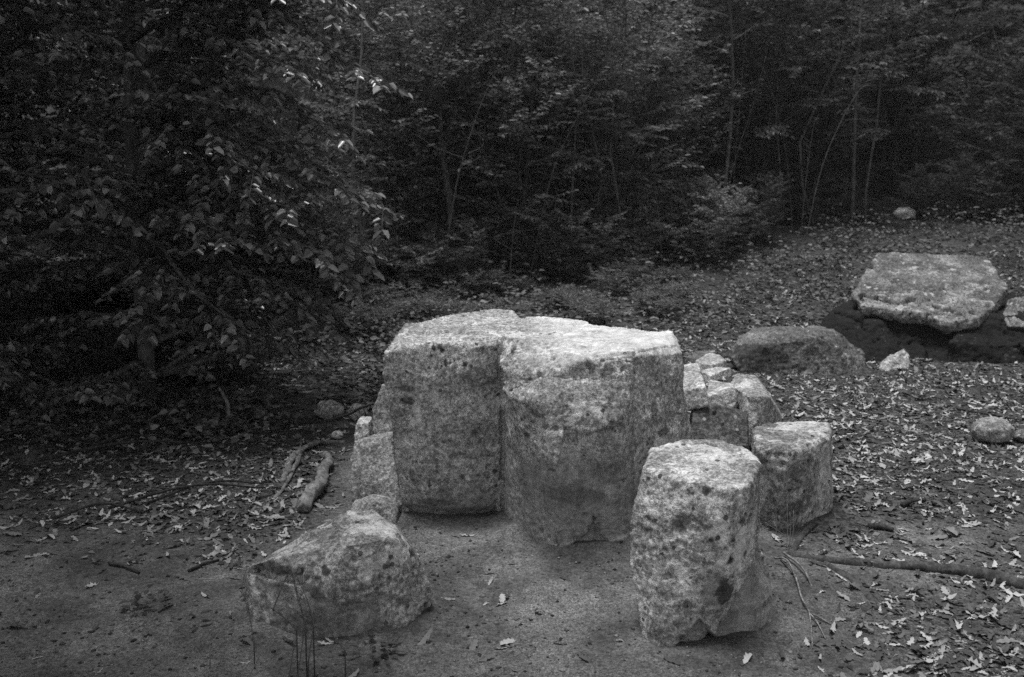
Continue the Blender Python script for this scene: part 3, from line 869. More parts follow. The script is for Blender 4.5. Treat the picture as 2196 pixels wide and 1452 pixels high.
rock('side_block', hull_mesh([[Q(2150, 672, 7.08), Q(2166, 640, 7.4), Q(2215, 628, 7.75), Q(2330, 628, 7.9), Q(2460, 655, 7.6), Q(2460, 705, 7.0), Q(2240, 706, 6.88), Q(2160, 700, 6.92),
                               (3.6, 7.5, .1), (4.7, 7.4, .1), (3.5, 7.15, .1), (4.6, 7.1, .1)]]), M_SLAB, 0.014, 0.012, 5.0, 0.010, 0.03, 0.0, 63, None, 0, parent=oc, facet=0.02, ffreq=4.0)
rock('shoulder_block', hull_mesh([[Q(1762, 700, 7.15), Q(1785, 662, 7.3), Q(1812, 645, 7.45), Q(1870, 640, 7.5), Q(1890, 690, 7.05), Q(1810, 690, 7.02), Q(1860, 782, 6.75), Q(1778, 755, 6.88), Q(1762, 740, 7.0), (2.3, 7.7, 0), (2.9, 7.7, 0), (2.3, 6.95, -.05), (2.75, 6.75, -.05)]]),
     M_MOSSY_SHADE, 0.013, 0.012, 5.0, 0.008, 0.03, 0.0, 65, None, 0, parent=oc, facet=0.02, ffreq=4.0)
tag(oc, 'big rough stone slab lying on a mossy foot darkened with painted shade at the back of the clearing', 'rock outcrop')
pebble('stone', 2110, 556, 30, 16, M_DULL, 'small stone perched behind the top edge of the big slab', 64, vox=0.012)

# ------------------------------------------------------------------ plants
def leaves_mesh(name, pos, dirv, nrm, length, width, fold=0.25, curl=0.15):
    """many 4-triangle folded leaves; arrays (n,3),(n,3),(n,3),(n,),(n,)"""
    pos = np.asarray(pos); d = np.asarray(dirv); nn = np.asarray(nrm)
    d = d / (np.linalg.norm(d, axis=1, keepdims=True) + 1e-9)
    s = np.cross(d, nn)
    s = s / (np.linalg.norm(s, axis=1, keepdims=True) + 1e-9)
    u = np.cross(s, d)
    L_ = np.asarray(length)[:, None]; W_ = np.asarray(width)[:, None]
    base_ = pos
    tip = pos + d * L_ - u * L_ * curl
    r1 = pos + d * L_ * 0.30 + s * W_ * 0.5 + u * W_ * fold
    r2 = pos + d * L_ * 0.70 + s * W_ * 0.38 + u * W_ * fold * 0.6 - u * L_ * curl * 0.4
    l1 = pos + d * L_ * 0.30 - s * W_ * 0.5 + u * W_ * fold
    l2 = pos + d * L_ * 0.70 - s * W_ * 0.38 + u * W_ * fold * 0.6 - u * L_ * curl * 0.4
    n = len(pos)
    V = np.stack([base_, r1, r2, tip, l2, l1], axis=1).reshape(-1, 3)
    b = np.arange(n)[:, None] * 6
    F_ = np.concatenate([b + np.array([[0, 1, 2, 3]]), b + np.array([[0, 3, 4, 5]])], axis=0)
    return np_mesh(name, V, F_, False)

def rand_perp(rnd):
    return Vector((rnd.gauss(0, 1), rnd.gauss(0, 1), rnd.gauss(0, 1)))

def grow(seed, height, stems=1, r0=0.05, lean=(0, 0), crown_base=0.2, limbs=18, limb_len=1.4, twigs=9, twig_len=0.45,
         leaves=9, leaf=0.07, flat=0.8, rise=0.25, droop=0.15, profile=None, stem_spread=0.0, aim=None, wig=0.4, crook=1.0, broad=0.52, boughs=()):
    """returns (wood mesh, leaf mesh) of a plant standing at the origin"""
    rnd = random.Random(seed)
    T = Tubes()
    pos, dr, nr_, le = [], [], [], []
    for s_i in range(stems):
        az0 = rnd.uniform(0, 2 * math.pi)
        out = stem_spread * rnd.uniform(0.3, 1.0)
        h = height * (1.0 if s_i == 0 else rnd.uniform(0.6, 1.0))
        pts = []
        x = y = 0.0
        for k in range(9):
            t = k / 8
            x = lean[0] * t * h + math.cos(az0) * out * t + 0.05 * h * wig * noise.noise(Vector((seed + s_i * 5, t * 2.3, 0)))
            y = lean[1] * t * h + math.sin(az0) * out * t + 0.05 * h * wig * noise.noise(Vector((seed + s_i * 5, t * 2.3, 9)))
            pts.append(Vector((x, y, t * h - (0.12 if k == 0 else 0))))
        rr = r0 if s_i == 0 else r0 * 0.75
        T.add(pts, [rr * (1.0 - 0.88 * (k / 8)) for k in range(9)], 7)
        sp = spline(pts, 60)
        for li in range(limbs + (len(boughs) if s_i == 0 else 0)):
            t = crown_base + (1 - crown_base) * ((li + rnd.random()) / limbs)
            c = sp[min(59, int(t * 59))]
            az = li * 2.39996 + rnd.uniform(-0.4, 0.4) + s_i
            if aim is not None and rnd.random() < 0.45:
                az = aim + rnd.uniform(-0.9, 0.9)
            pr = profile(t) if profile else math.sin(math.pi * min(1, 0.15 + 0.85 * (1 - t)) * 0.62 + 0.25)
            ln = limb_len * max(0.2, pr) * rnd.uniform(0.65, 1.15)
            d0 = Vector((math.cos(az), math.sin(az), rise + 0.5 * (t - 0.4) + rnd.uniform(-0.15, 0.15))).normalized()
            lp = [c]
            p = c.copy(); d = d0.copy()
            for q in range(6):
                d = (d + Vector((rnd.uniform(-.16, .16) * crook, rnd.uniform(-.16, .16) * crook, rnd.uniform(-.1, .1) * crook - droop * 0.35))).normalized()
                p = p + d * (ln / 6)
                lp.append(p.copy())
            twigs_n, tlen = twigs, twig_len
            if li >= limbs:                       # a long bough aimed at a given tip
                t, tip = boughs[li - limbs]
                c = sp[int(t * 59)]
                arch_ = Vector((0, 0, 0.10 * (tip - c).length))
                lp = spline([c, c.lerp(tip, .35) + arch_, c.lerp(tip, .7) + arch_ * .8, tip], 7)
                for q in range(1, 6): lp[q] += Vector((rnd.uniform(-.05, .05), rnd.uniform(-.05, .05), rnd.uniform(-.04, .04)))
                twigs_n, tlen = 22, 0.34
            lr = rr * (1 - 0.88 * t) * 0.5 + 0.002
            T.add(lp, [lr * (1 - 0.85 * (q / 6)) for q in range(7)], 5)
            ls = spline(lp, 24)
            for tw in range(twigs_n):
                f = 0.15 + 0.85 * (tw + rnd.random() * 0.8) / twigs_n
                k = min(22, int(f * 23))
                o_ = ls[k]
                tang = (ls[k + 1] - ls[k]).normalized()
                side = tang.cross(Vector((0, 0, 1)))
                if side.length < 1e-3: side = Vector((1, 0, 0))
                side.normalize()
                sg = 1 if tw % 2 else -1
                td = (tang * 0.75 + side * sg * rnd.uniform(0.5, 1.0) + Vector((0, 0, rnd.uniform(-.25, .3) * (1.3 - flat) - droop * 0.6))).normalized()
                tl = tlen * rnd.uniform(0.55, 1.15) * (1.1 - 0.45 * f)
                e = o_ + td * tl + Vector((0, 0, -droop * 0.35 * tl))
                mid = o_ + td * tl * 0.5
                T.add([o_, mid, e], [0.0032, 0.0024, 0.0012], 3)
                for l_ in range(leaves):
                    g = (l_ + 0.5 + rnd.uniform(-.3, .3)) / leaves
                    c2 = o_.lerp(mid, g * 2) if g < 0.5 else mid.lerp(e, g * 2 - 1)
                    s2 = td.cross(Vector((0, 0, 1)))
                    if s2.length < 1e-3: s2 = Vector((1, 0, 0))
                    s2.normalize()
                    sgn = 1 if l_ % 2 else -1
                    ld = td * rnd.uniform(0.3, 0.8) + s2 * sgn * rnd.uniform(0.6, 1.0) + Vector((0, 0, rnd.uniform(-.35, .15) - droop * 0.5))
                    nn = Vector((0, 0, 1)) * (0.6 + flat) + Vector((rnd.gauss(0, .5), rnd.gauss(0, .5), rnd.gauss(0, .3)))
                    pos.append(c2); dr.append(ld); nr_.append(nn)
                    le.append(leaf * rnd.uniform(0.6, 1.2))
    le = np.array(le)
    wood = T.mesh('wood')
    lm = leaves_mesh('leaves', [tuple(p) for p in pos], [tuple(p) for p in dr], [tuple(p) for p in nr_], le, le * np.array([rnd.uniform(broad * .8, broad * 1.2) for _ in range(len(le))]))
    return wood, lm

def make_plant(name, meshes, mw, ml, loc, rot, scale, label, cat, group=None, wname='trunk', lname='crown'):
    r = empty(name, loc)
    r.rotation_euler = (0, 0, rot)
    r.scale = (scale,) * 3
    link(wname, meshes[0], mw, r)
    link(lname, meshes[1], ml, r)
    tag(r, label, cat, group)
    return r

def place(x, y):
    return (x, y, ground_z(x, y) - 0.02)

# prototypes
TREE = [
    grow(101, 9.0, 1, 0.10, (.03, .0), 0.10, 42, 2.3, 11, 0.62, 10, 0.095, 0.25, 0.3, 0.15),
    grow(102, 10.0, 1, 0.12, (-.03, .02), 0.14, 44, 2.4, 11, 0.62, 10, 0.095, 0.25, 0.35, 0.10),
    grow(103, 8.0, 2, 0.07, (.02, -.03), 0.08, 26, 2.0, 10, 0.55, 10, 0.085, 0.25, 0.3, 0.2, stem_spread=0.6),
]
SHRUB = [
    grow(201, 2.6, 7, 0.018, (0, 0), 0.06, 15, 0.75, 9, 0.32, 9, 0.050, 0.0, 0.5, 0.05, stem_spread=1.0, wig=1.5),
    grow(202, 3.2, 6, 0.020, (.05, 0), 0.06, 18, 0.85, 9, 0.34, 9, 0.052, 0.0, 0.5, 0.05, stem_spread=1.1, wig=1.5),
    grow(203, 2.0, 8, 0.014, (0, .05), 0.05, 13, 0.65, 9, 0.28, 9, 0.044, 0.0, 0.5, 0.1, stem_spread=0.9, wig=1.5),
]
SAPLING = [
    grow(301, 4.6, 1, 0.024, (.04, 0), 0.36, 15, 0.9, 8, 0.36, 9, 0.06, 0.3, 0.3, 0.1, wig=2.2),
    grow(302, 5.2, 1, 0.028, (-.05, 0), 0.38, 16, 1.0, 8, 0.36, 9, 0.06, 0.3, 0.3, 0.1, wig=2.2),
    grow(303, 3.4, 1, 0.018, (.10, 0), 0.36, 13, 0.7, 8, 0.32, 9, 0.065, 0.3, 0.3, 0.2, wig=2.2),
]
SHADE_TREE = [grow(111, 8.0, 1, 0.10, (.02, .0), 0.36, 44, 2.3, 13, 0.62, 14, 0.11, 0.5, 0.3, 0.1)]  # crown added beyond the frame to cast shade on the clearing
# low-branched tree reaching over the clearing from the left
prof = lambda t: 0.65 + 0.45 * math.sin(math.pi * min(1, t * 1.3))
NEAR = [
    grow(401, 4.6, 1, 0.050, (.02, -.02), 0.05, 70, 1.2, 15, 0.40, 14, 0.060, 0.4, 0.35, 0.18, profile=prof, aim=-0.5, crook=2.4, broad=.62,
         boughs=[(t_, Q(u, v, Y) - Vector((-2.1, 5.75, ground_z(-2.1, 5.75) - .02))) for t_, u, v, Y in
                 [(.30, 840, 462, 5.25), (.52, 826, 182, 5.3), (.22, 770, 610, 5.25), (.34, 735, 400, 5.2), (.26, 800, 560, 5.35), (.28, 680, 540, 5.1), (.40, 740, 280, 5.3),
                  (.62, 750, 30, 5.4), (.30, 640, 450, 5.0), (.45, 650, 160, 5.1), (.20, 620, 640, 5.1), (.36, 560, 380, 4.9), (.55, 620, -20, 5.2), (.25, 520, 520, 4.9), (.18, 700, 690, 5.3)]]),
    grow(402, 5.2, 1, 0.055, (.02, .02), 0.06, 70, 1.25, 15, 0.42, 15, 0.058, 0.4, 0.35, 0.16, profile=prof, aim=-0.3, crook=2.4, broad=.62),
]
make_plant('hornbeam_tree', NEAR[0], M_BARK, M_LEAF_NEAR, place(-2.1, 5.75), 0.0, 1.0, 'low-branched tree with drooping leaf sprays reaching over the clearing towards the leaning slab', 'tree')
make_plant('hornbeam_tree', NEAR[1], M_BARK, M_LEAF_NEAR, place(-3.1, 5.2), 0.6, 1.0, 'leafy tree standing in deep shade beyond the dark dead branches', 'tree')
make_plant('hornbeam_tree', NEAR[1], M_BARK, M_LEAF_NEAR, place(-2.75, 7.7), 0.9, 1.1, 'leafy tree behind the low-branched tree at the edge of the clearing', 'tree')
make_plant('hornbeam_tree', NEAR[0], M_BARK, M_LEAF_NEAR, place(-3.9, 7.2), 2.2, 1.15, 'taller leafy tree deep in the shade behind the low-branched one', 'tree')

DIM_SHRUB = [(a, b.copy()) for a, b in SHRUB]
rnd = random.Random(7)
shrub_spots = [(-1.1, 9.8, 1, .95), (-.25, 10.6, 0, 1.0), (.55, 10.4, 1, 1.0), (1.25, 11.6, 0, 1.05), (2.0, 12.6, 2, 1.2), (-2.2, 9.0, 2, 1.0), (-3.0, 8.6, 0, .9),
               (3.0, 13.2, 1, 1.1), (4.2, 14.4, 0, 1.2), (5.6, 14.8, 1, 1.2), (6.8, 13.6, 2, 1.4), (-4.4, 8.2, 1, .9), (0.1, 12.4, 1, 1.3), (1.6, 13.4, 1, 1.3), (-1.6, 11.6, 1, 1.2),
               (-3.4, 6.6, 2, .6), (-2.6, 7.4, 2, .6), (-1.7, 8.4, 2, .75), (7.4, 11.0, 0, 1.2), (6.6, 9.4, 2, 1.0), (3.6, 15.6, 0, 1.4), (5.0, 17.0, 1, 1.4), (-.7, 10.4, 1, 1.05), (.1, 9.9, 2, 1.0), (.95, 10.6, 0, 1.1), (1.7, 12.0, 2, 1.1), (-1.3, 10.7, 0, 1.1), (7.6, 15.5, 1, 1.5), (9.0, 14.5, 0, 1.5), (8.3, 13.0, 2, 1.4), (2.6, 14.4, 0, 1.4), (6.2, 16.4, 0, 1.5)]
for x, y, k, s in shrub_spots:
    dim = x > 2.3 or x < -1.9  # side shrubs take the leaf colour with shade painted in
    make_plant('shrub', DIM_SHRUB[k] if dim else SHRUB[k], M_BARK, M_LEAF_SHADE if dim else M_LEAF_SHRUB, place(x, y), rnd.uniform(0, 6.28), s * rnd.uniform(.9, 1.1),
               'shrub of the wood with shade painted into its darker leaves' if dim else 'paler small-leaved shrub of the thicket straight behind the stone table', 'shrub',
               'shrubs with shade painted into the leaves' if dim else 'paler shrubs behind the stone table', 'stems', 'foliage')
BRUSH = [
    grow(501, 0.95, 9, 0.008, (0, 0), 0.05, 9, 0.42, 7, 0.22, 9, 0.040, 0.0, 0.5, 0.1, stem_spread=0.8, wig=2.5),
    grow(502, 0.65, 9, 0.007, (0, 0), 0.05, 8, 0.38, 7, 0.20, 9, 0.036, 0.0, 0.5, 0.15, stem_spread=0.8, wig=2.5),
]
DIM_BRUSH = [(a, b.copy()) for a, b in BRUSH]
brush_spots = []
for k in range(30):
    x = -2.6 + 5.4 * (k + rnd.random()) / 30
    brush_spots.append((x, 9.3 + 0.55 * max(0, x + .4) + rnd.uniform(-.5, .9), rnd.randrange(2), rnd.uniform(.45, .85)))
for k in range(10):
    x = 2.8 + 5.5 * (k + rnd.random()) / 10
    brush_spots.append((x, 13.2 + rnd.uniform(-.6, .6), rnd.randrange(2), rnd.uniform(.5, .9)))
for k in range(8):
    brush_spots.append((rnd.uniform(-3.6, -1.5), rnd.uniform(6.2, 8.2), 1, rnd.uniform(.5, .8)))
for k in range(34):
    x = rnd.uniform(-2.2, 1.6)
    brush_spots.append((x, rnd.uniform(7.4, 9.3) + 0.5 * max(0, x), 1, rnd.uniform(.22, .42)))
for x, y, k, s in brush_spots:
    dim = x > 2.0 or x < -1.6  # side brush gets the same leaf colour darkened with shade
    make_plant('low_brush', DIM_BRUSH[k] if dim else BRUSH[k], M_BARK, M_LEAF_SHADE if dim else M_LEAF_SHRUB, place(x, y), rnd.uniform(0, 6.28), s,
               'low brush at the edge of the wood with shade painted into its leaves' if dim else 'low tangle of small-leaved brush between the stone table and the thicket', 'brush',
               'brush with shade painted into the leaves' if dim else 'low brush behind the stone table', 'stems', 'foliage')
sap_spots = [(-.38, 9.9, 0, 1.0), (-.65, 9.6, 1, .95), (.58, 9.7, 2, .8), (.66, 9.9, 0, .8), (3.75, 12.6, 0, .9), (4.25, 12.8, 1, .9), (4.45, 12.9, 2, 1.0), (1.05, 10.0, 2, .9), (-1.3, 9.2, 0, .9), (2.5, 12.2, 1, .9), (3.3, 12.8, 2, 1.0)]
for x, y, k, s in sap_spots:
    make_plant('sapling', SAPLING[k], M_BARK_PALE, M_LEAF_SHRUB, place(x, y), rnd.uniform(0, 6.28), s, 'slender pale-stemmed sapling rising out of the thicket', 'sapling', 'saplings in the thicket')
tree_spots = []
for row, (y0, n, x0, x1) in enumerate([(15.5, 6, -7, 2.5), (18.0, 9, -8, 12), (20.0, 9, -11, 13), (25, 10, -15, 17), (31, 11, -19, 21)]):
    for k in range(n):
        tree_spots.append((x0 + (x1 - x0) * (k + rnd.uniform(.2, .8)) / n, y0 + rnd.uniform(-1, 1), rnd.randrange(3), rnd.uniform(.85, 1.2)))
# the wood closes round the clearing on the other sides too
tree_spots += [(-5.6, 5.2, 0, 1.1), (-5.2, 2.6, 1, 1.0), (-6.2, 9.6, 2, 1.1), (-4.6, 11, 0, 1.0), (8.6, 8.2, 1, 1.1), (8.2, 5.0, 0, 1.1), (9.4, 11.5, 2, 1.2), (8.2, 16.5, 0, 1.1), (10.5, 15, 1, 1.1), (6.5, 18.5, 2, 1.1), (7.4, 1.6, 2, 1.1),
               (-5.4, -0.6, 0, 1.1), (-3.6, -6.0, 1, 1.1), (0.6, -8.2, 0, 1.1), (4.4, -6.4, 2, 1.1), (7.6, -2.4, 1, 1.1), (10.5, -6, 0, 1.2), (-8, -5, 2, 1.2), (11.5, 2.5, 1, 1.2), (-9, 1.5, 1, 1.2)]
for x, y, k, s in tree_spots:
    make_plant('tree', TREE[k], M_BARK, M_LEAF, place(x, y), rnd.uniform(0, 6.28), s, 'tall leafy tree standing in the dark wood round the clearing', 'tree', 'trees of the wood')

for x, y, lab in [(-3.5, 2.9, 'high-crowned tree added out of view to shade the trodden soil in front of the boulder'), (4.0, 2.3, 'high-crowned tree added out of view to shade the tree root and dry leaves'),
                  (-4.8, 5.6, 'high-crowned tree added out of view to shade the low-branched trees'), (-4.1, 3.8, 'high-crowned tree added out of view to shade the dark dead branches'),
                  (-2.9, 2.1, 'high-crowned tree added out of view to shade the bare trodden soil'), (3.5, 0.9, 'high-crowned tree added out of view to shade the dry leaves beyond the tall stone stool'),
                  (6.7, 10.6, 'high-crowned tree added to shade the ground behind the big rock slab'), (6.6, 8.2, 'high-crowned tree added to shade the ground beside the big rock slab')]:
    make_plant('tree', SHADE_TREE[0], M_BARK, M_LEAF, place(x, y), x, 1.0, lab, 'tree')

# ------------------------------------------------------------------ ground cover (nobody could count it)
rnd = random.Random(17)
pos, dr, nr_, le = [], [], [], []
for k in range(26000):
    if k % 3 == 0:
        x = rnd.uniform(-4.5, 0.3); y = rnd.uniform(4.7, 9.5)
    else:
        x = rnd.uniform(-4.0, 6.5); y = rnd.uniform(5.6, 13.5)
    nz = noise.noise(Vector((x * 0.9, y * 0.9, 21))) + 0.5 * noise.noise(Vector((x * 3, y * 3, 2)))
    keep = 0.45 + 0.9 * nz
    if x > 1.2 and y < 7.5: keep -= 1.0
    if y < 5.6 and x > -1.3 + 0.4 * (y - 4.7): keep -= 0.8
    if rnd.random() > keep: continue
    h = rnd.random() ** 2 * (0.16 if y < 9 else 0.30)
    n_ = 3
    for q in range(n_):
        a = rnd.uniform(0, 6.28)
        pos.append((x + rnd.gauss(0, .03), y + rnd.gauss(0, .03), ground_z(x, y) + 0.01 + h))
        dr.append((math.cos(a), math.sin(a), rnd.uniform(-.2, .5)))
        nr_.append((rnd.gauss(0, .45), rnd.gauss(0, .45), 1.0))
        le.append(rnd.uniform(.025, .06))
le = np.array(le)
gc = link('ground_cover', leaves_mesh('ground_cover', pos, dr, nr_, le, le * .6), M_GCOVER)
tag(gc, 'low leafy ground cover spreading along the foot of the thicket', 'ground cover', kind='stuff')

# ------------------------------------------------------------------ fallen leaves
def lobed_leaf(seed, L_=1.0):
    """dry oak-like leaf: lobed blade on a midrib, curled; unit length"""
    r = random.Random(seed)
    n = 9
    up, dn, mid = [], [], []
    roll = r.uniform(-.9, 1.1); bend = r.uniform(-.4, .6); tw = r.uniform(-.7, .7)
    asp = r.uniform(.30, .52)
    for k in range(n):
        t = k / (n - 1)
        wd = asp * 0.5 * math.sin(math.pi * (0.06 + 0.92 * t)) ** 0.7
        lob = 1.0 if k % 2 else 0.55
        zc = bend * (t - .5) ** 2 * 1.6
        mid.append((t - .5, 0, zc + 0.02))
        for lst, sg in ((up, 1), (dn, -1)):
            wv = wd * lob * r.uniform(.8, 1.2)
            a = roll * (wv / 0.3) + tw * (t - .5)
            lst.append((t - .5 + 0.04 * (k % 2) + r.uniform(-.02, .02), sg * wv * math.cos(a * .8), zc + wv * abs(math.sin(a)) * (1 if roll > 0 else -.6) + 0.05 * r.uniform(-1, 1) + 0.02))
    V = mid + up + dn
    F_ = []
    for k in range(n - 1):
        F_.append((k, k + 1, n + k + 1, n + k))
        F_.append((k + 1, k, 2 * n + k, 2 * n + k + 1))
    V = np.array(V); V[:, 2] -= V[:, 2].min()
    return V, np.array(F_)
LEAF = [lobed_leaf(s) for s in range(900, 912)]
LEAF_ME = [np_mesh('fallen_leaf', v, f, True) for v, f in LEAF]
for me in LEAF_ME: me.materials.append(M_DRY)

rnd = random.Random(23)
cand = []
def blocked(x, y):
    if -.52 < x < .74 and 3.60 < y < 4.6 and not (x < -.05 and y < 3.86): return True
    if .38 < x < .80 and 2.84 < y < 3.28: return True
    if .95 < x < 1.33 and 3.76 < y < 4.12: return True
    if -.84 < x < -.28 and 2.93 < y < 3.38: return True
    if .85 < x < 1.45 and 4.45 < y < 5.2: return True
    if 1.55 < x < 2.38 and 6.45 < y < 7.15: return True
    if x > 2.4 and 7.0 < y < 8.5: return True
    if -.72 < x < -.45 and 3.82 < y < 4.5: return True
    return False
while len(cand) < 19000:
    y = 2.45 + 8.5 * rnd.random() ** 1.25
    x = rnd.uniform(-0.62, 0.62) * y * 1.0
    if rnd.random() > litter_density(x, y) * (1.0 if y < 8 else .6): continue
    if blocked(x, y): continue
    cand.append((x, y))
for (u, v) in [(1890, 1393), (2090, 1125), (1850, 1325), (1740, 1385), (1790, 1130), (1860, 1080), (1950, 1020), (2130, 1035), (1780, 1390), (1690, 1385), (2000, 1215), (530, 985), (640, 965), (560, 1070), (470, 1105), (1730, 1385), (2150, 1165), (2060, 1210),
               (290, 1350), (1250, 1413), (1330, 1385), (215, 1228), (330, 1115)]:
    g = G(u, v)
    cand.append((g.x, g.y))
for (x0, x1, y0, y1), n_ in zip(FOOT, (5, 1, 1, 10, 5)):
    for k in range(n_):
        t = rnd.uniform(-.15, 1.15)
        if rnd.random() < .6: c = (x0 + (x1 - x0) * t, y0 - rnd.uniform(.05, .16))
        else: c = ((x0 - rnd.uniform(.05, .15)) if rnd.random() < .5 else (x1 + rnd.uniform(.05, .15)), y0 + (y1 - y0) * t)
        if not blocked(*c): cand.append(c)
cand.sort(key=lambda c: c[1])
def visible(x, y):
    return abs(x) < 0.5 * y + 0.02 and y > 2.62
near_l, rest = [], []
for c in cand:
    (near_l if (len(near_l) < 300 and visible(*c)) else rest).append(c)
def leaf_tf(x, y):
    s = rnd.uniform(.026, .068) * (1.0 if rnd.random() < .85 else 1.35)
    zz = ground_z(x, y)
    nx_ = (ground_z(x + .03, y) - ground_z(x - .03, y)) / .06
    ny_ = (ground_z(x, y + .03) - ground_z(x, y - .03)) / .06
    rz = rnd.uniform(0, 6.28)
    tx = rnd.gauss(0, .17) + ny_; ty = rnd.gauss(0, .17) - nx_
    return s, zz, tx, ty, rz
for x, y in near_l:
    s, zz, tx, ty, rz = leaf_tf(x, y)
    lift = 0.32 * s * (abs(tx) + abs(ty))
    o = bpy.data.objects.new('fallen_leaf', LEAF_ME[rnd.randrange(len(LEAF_ME))])
    COL.objects.link(o)
    o.location = (x, y, zz + lift * .5 - 0.001)
    o.rotation_euler = (tx, ty, rz)
    o.scale = (s, s, s)
    tag(o, 'curled dry oak leaf lying on the soil of the clearing', 'leaf', 'fallen leaves near the stone seats')
from mathutils import Euler
VV, FF = [], []
nb = 0
for x, y in rest:
    s, zz, tx, ty, rz = leaf_tf(x, y)
    v, f = LEAF[rnd.randrange(len(LEAF))]
    Rm = np.array(Euler((tx, ty, rz)).to_matrix())
    q = (v * s) @ Rm.T + np.array([x, y, zz + 0.16 * s * (abs(tx) + abs(ty)) - 0.001])
    VV.append(q); FF.append(f + nb); nb += len(v)
ll = link('leaf_litter', np_mesh('leaf_litter', np.concatenate(VV), np.concatenate(FF), True), M_LITTER)
tag(ll, 'carpet of dry fallen leaves spread over the back of the clearing', 'leaf litter', kind='stuff')
# crumbs of broken leaf and bark
VV, FF = [], []
nb = 0
k = 0
while k < 34000:
    y = 2.45 + 7 * rnd.random() ** 1.3
    x = rnd.uniform(-.6, .6) * y
    if rnd.random() > litter_density(x, y) ** 1.5 or blocked(x, y): continue
    k += 1
    s = .004 + .014 * rnd.random() ** 2
    a = rnd.uniform(0, 6.28); e = rnd.uniform(.25, .8)
    c, sn = math.cos(a) * s, math.sin(a) * s
    z = ground_z(x, y)
    VV.append(np.array([(x - c, y - sn, z + .002), (x + sn * e, y - c * e, z + rnd.uniform(0, .6) * s), (x + c, y + sn, z + rnd.uniform(.0, .5) * s + .002), (x - sn * e, y + c * e, z + rnd.uniform(0, .7) * s)]))
    FF.append(np.array([[nb, nb + 1, nb + 2, nb + 3]])); nb += 4
cr = link('leaf_crumbs', np_mesh('leaf_crumbs', np.concatenate(VV), np.concatenate(FF)), M_CRUMB)
tag(cr, 'crumbs of broken leaves and bark strewn over the soil', 'leaf litter', kind='stuff')

# grit, clods and tiny stones pressed into the soil
VV, FF = [], []
nb = 0
octa = np.array([(1, 0, 0), (0, 1, 0), (-1, 0, 0), (0, -1, 0), (0, 0, 1), (0, 0, -1)], dtype=float)
octf = np.array([(0, 1, 4), (1, 2, 4), (2, 3, 4), (3, 0, 4), (1, 0, 5), (2, 1, 5), (3, 2, 5), (0, 3, 5)])
for k in range(26000):
    y = 2.45 + 2.6 * rnd.random() ** 1.2
    x = rnd.uniform(-.58, .58) * y
    if blocked(x, y): continue
    if noise.noise(Vector((x * 2.2, y * 2.2, 33))) < rnd.uniform(-.5, .5): continue
    s = .0012 + .0070 * rnd.random() ** 5
    q = octa * np.array([[rnd.uniform(.7, 1.3)] for _ in range(6)]) * s * np.array([rnd.uniform(.8, 1.4), rnd.uniform(.8, 1.4), rnd.uniform(.5, .9)])
    a = rnd.uniform(0, 6.28); c, sn = math.cos(a), math.sin(a)
    q = q @ np.array([[c, sn, 0], [-sn, c, 0], [0, 0, 1]])
    VV.append(q + np.array([x, y, ground_z(x, y) + s * .15])); FF.append(octf + nb); nb += 6
gt = link('grit', np_mesh('grit', np.concatenate(VV), np.concatenate(FF)), M_CRUMB)
tag(gt, 'grit and small clods pressed into the trodden soil', 'grit', kind='stuff')

# ------------------------------------------------------------------ roots, sticks, grass
def wood_thing(name, paths, mat, label, cat, n=8, wob=.25, seed=0, group=None):
    T = Tubes()
    first = None
    for pts, r0, r1 in paths:
        sp = spline(pts, max(10, 5 * len(pts)))
        m_ = len(sp)
        for i_, p in enumerate(sp):
            p += Vector((noise.noise(p * 9 + Vector((seed, 0, 0))), noise.noise(p * 9 + Vector((0, seed, 5))), noise.noise(p * 9 + Vector((3, 0, seed))))) * min(r0, .02) * .5
        if first is None: first = sp[0].copy()
        T.add(sp, [r0 + (r1 - r0) * i_ / (m_ - 1) for i_ in range(m_)], n, wob, seed)
    first.z = min(v[2] for v in T.v)
    o = link(name, T.mesh(name, first), mat, loc=first)
    tag(o, label, cat, group)
    return o
def Gz(u, v, dz):
    g = G(u, v); g.z += dz
    return g
wood_thing('tree_root', [([Gz(1690, 1190, -0.007), Gz(1760, 1205, 0.000), Gz(1850, 1216, -0.002), Gz(1960, 1222, -0.001), Gz(2060, 1230, 0.005), Gz(2140, 1248, 0.005), Gz(2230, 1270, -0.007), Gz(2330, 1290, -0.031)], .016, .027),
                         ([Gz(1770, 1212, -0.007), Gz(1830, 1250, -0.004), Gz(1870, 1290, -0.006), Gz(1895, 1318, -0.028)], .014, .018),
                         ([Gz(1690, 1195, -0.013), Gz(1710, 1165, -0.001), Gz(1740, 1130, 0.005), Gz(1765, 1128, -0.013), Gz(1775, 1140, -0.031)], .013, .010),
                         ([Gz(1700, 1178, -0.007), Gz(1740, 1185, -0.007), Gz(1800, 1200, -0.019)], .010, .007)],
           M_ROOT, 'forked tree root half buried in the soil beside the tall stone seat', 'root', 10, .6, 3)
wood_thing('rootlets', [([Gz(1672, 1205, .01), Gz(1700, 1240, .02), Gz(1718, 1290, .015), Gz(1735, 1330, .01), Gz(1742, 1400, .004)], .004, .002),
                        ([Gz(1735, 1322, .01), Gz(1752, 1345, .01), Gz(1770, 1372, .003)], .003, .0018),
                        ([Gz(1740, 1325, .008), Gz(1760, 1338, .008), Gz(1785, 1342, .002)], .004, .002),
                        ([Gz(1680, 1200, .015), Gz(1720, 1230, .02), Gz(1740, 1260, .0)], .005, .003),
                        ([Gz(1660, 1212, .02), Gz(1690, 1225, .03), Gz(1715, 1265, .0)], .004, .002)],
           M_DEADWOOD, 'thin pale rootlets trailing over the soil at the foot of the tall stone seat', 'root', 5, .2, 4)
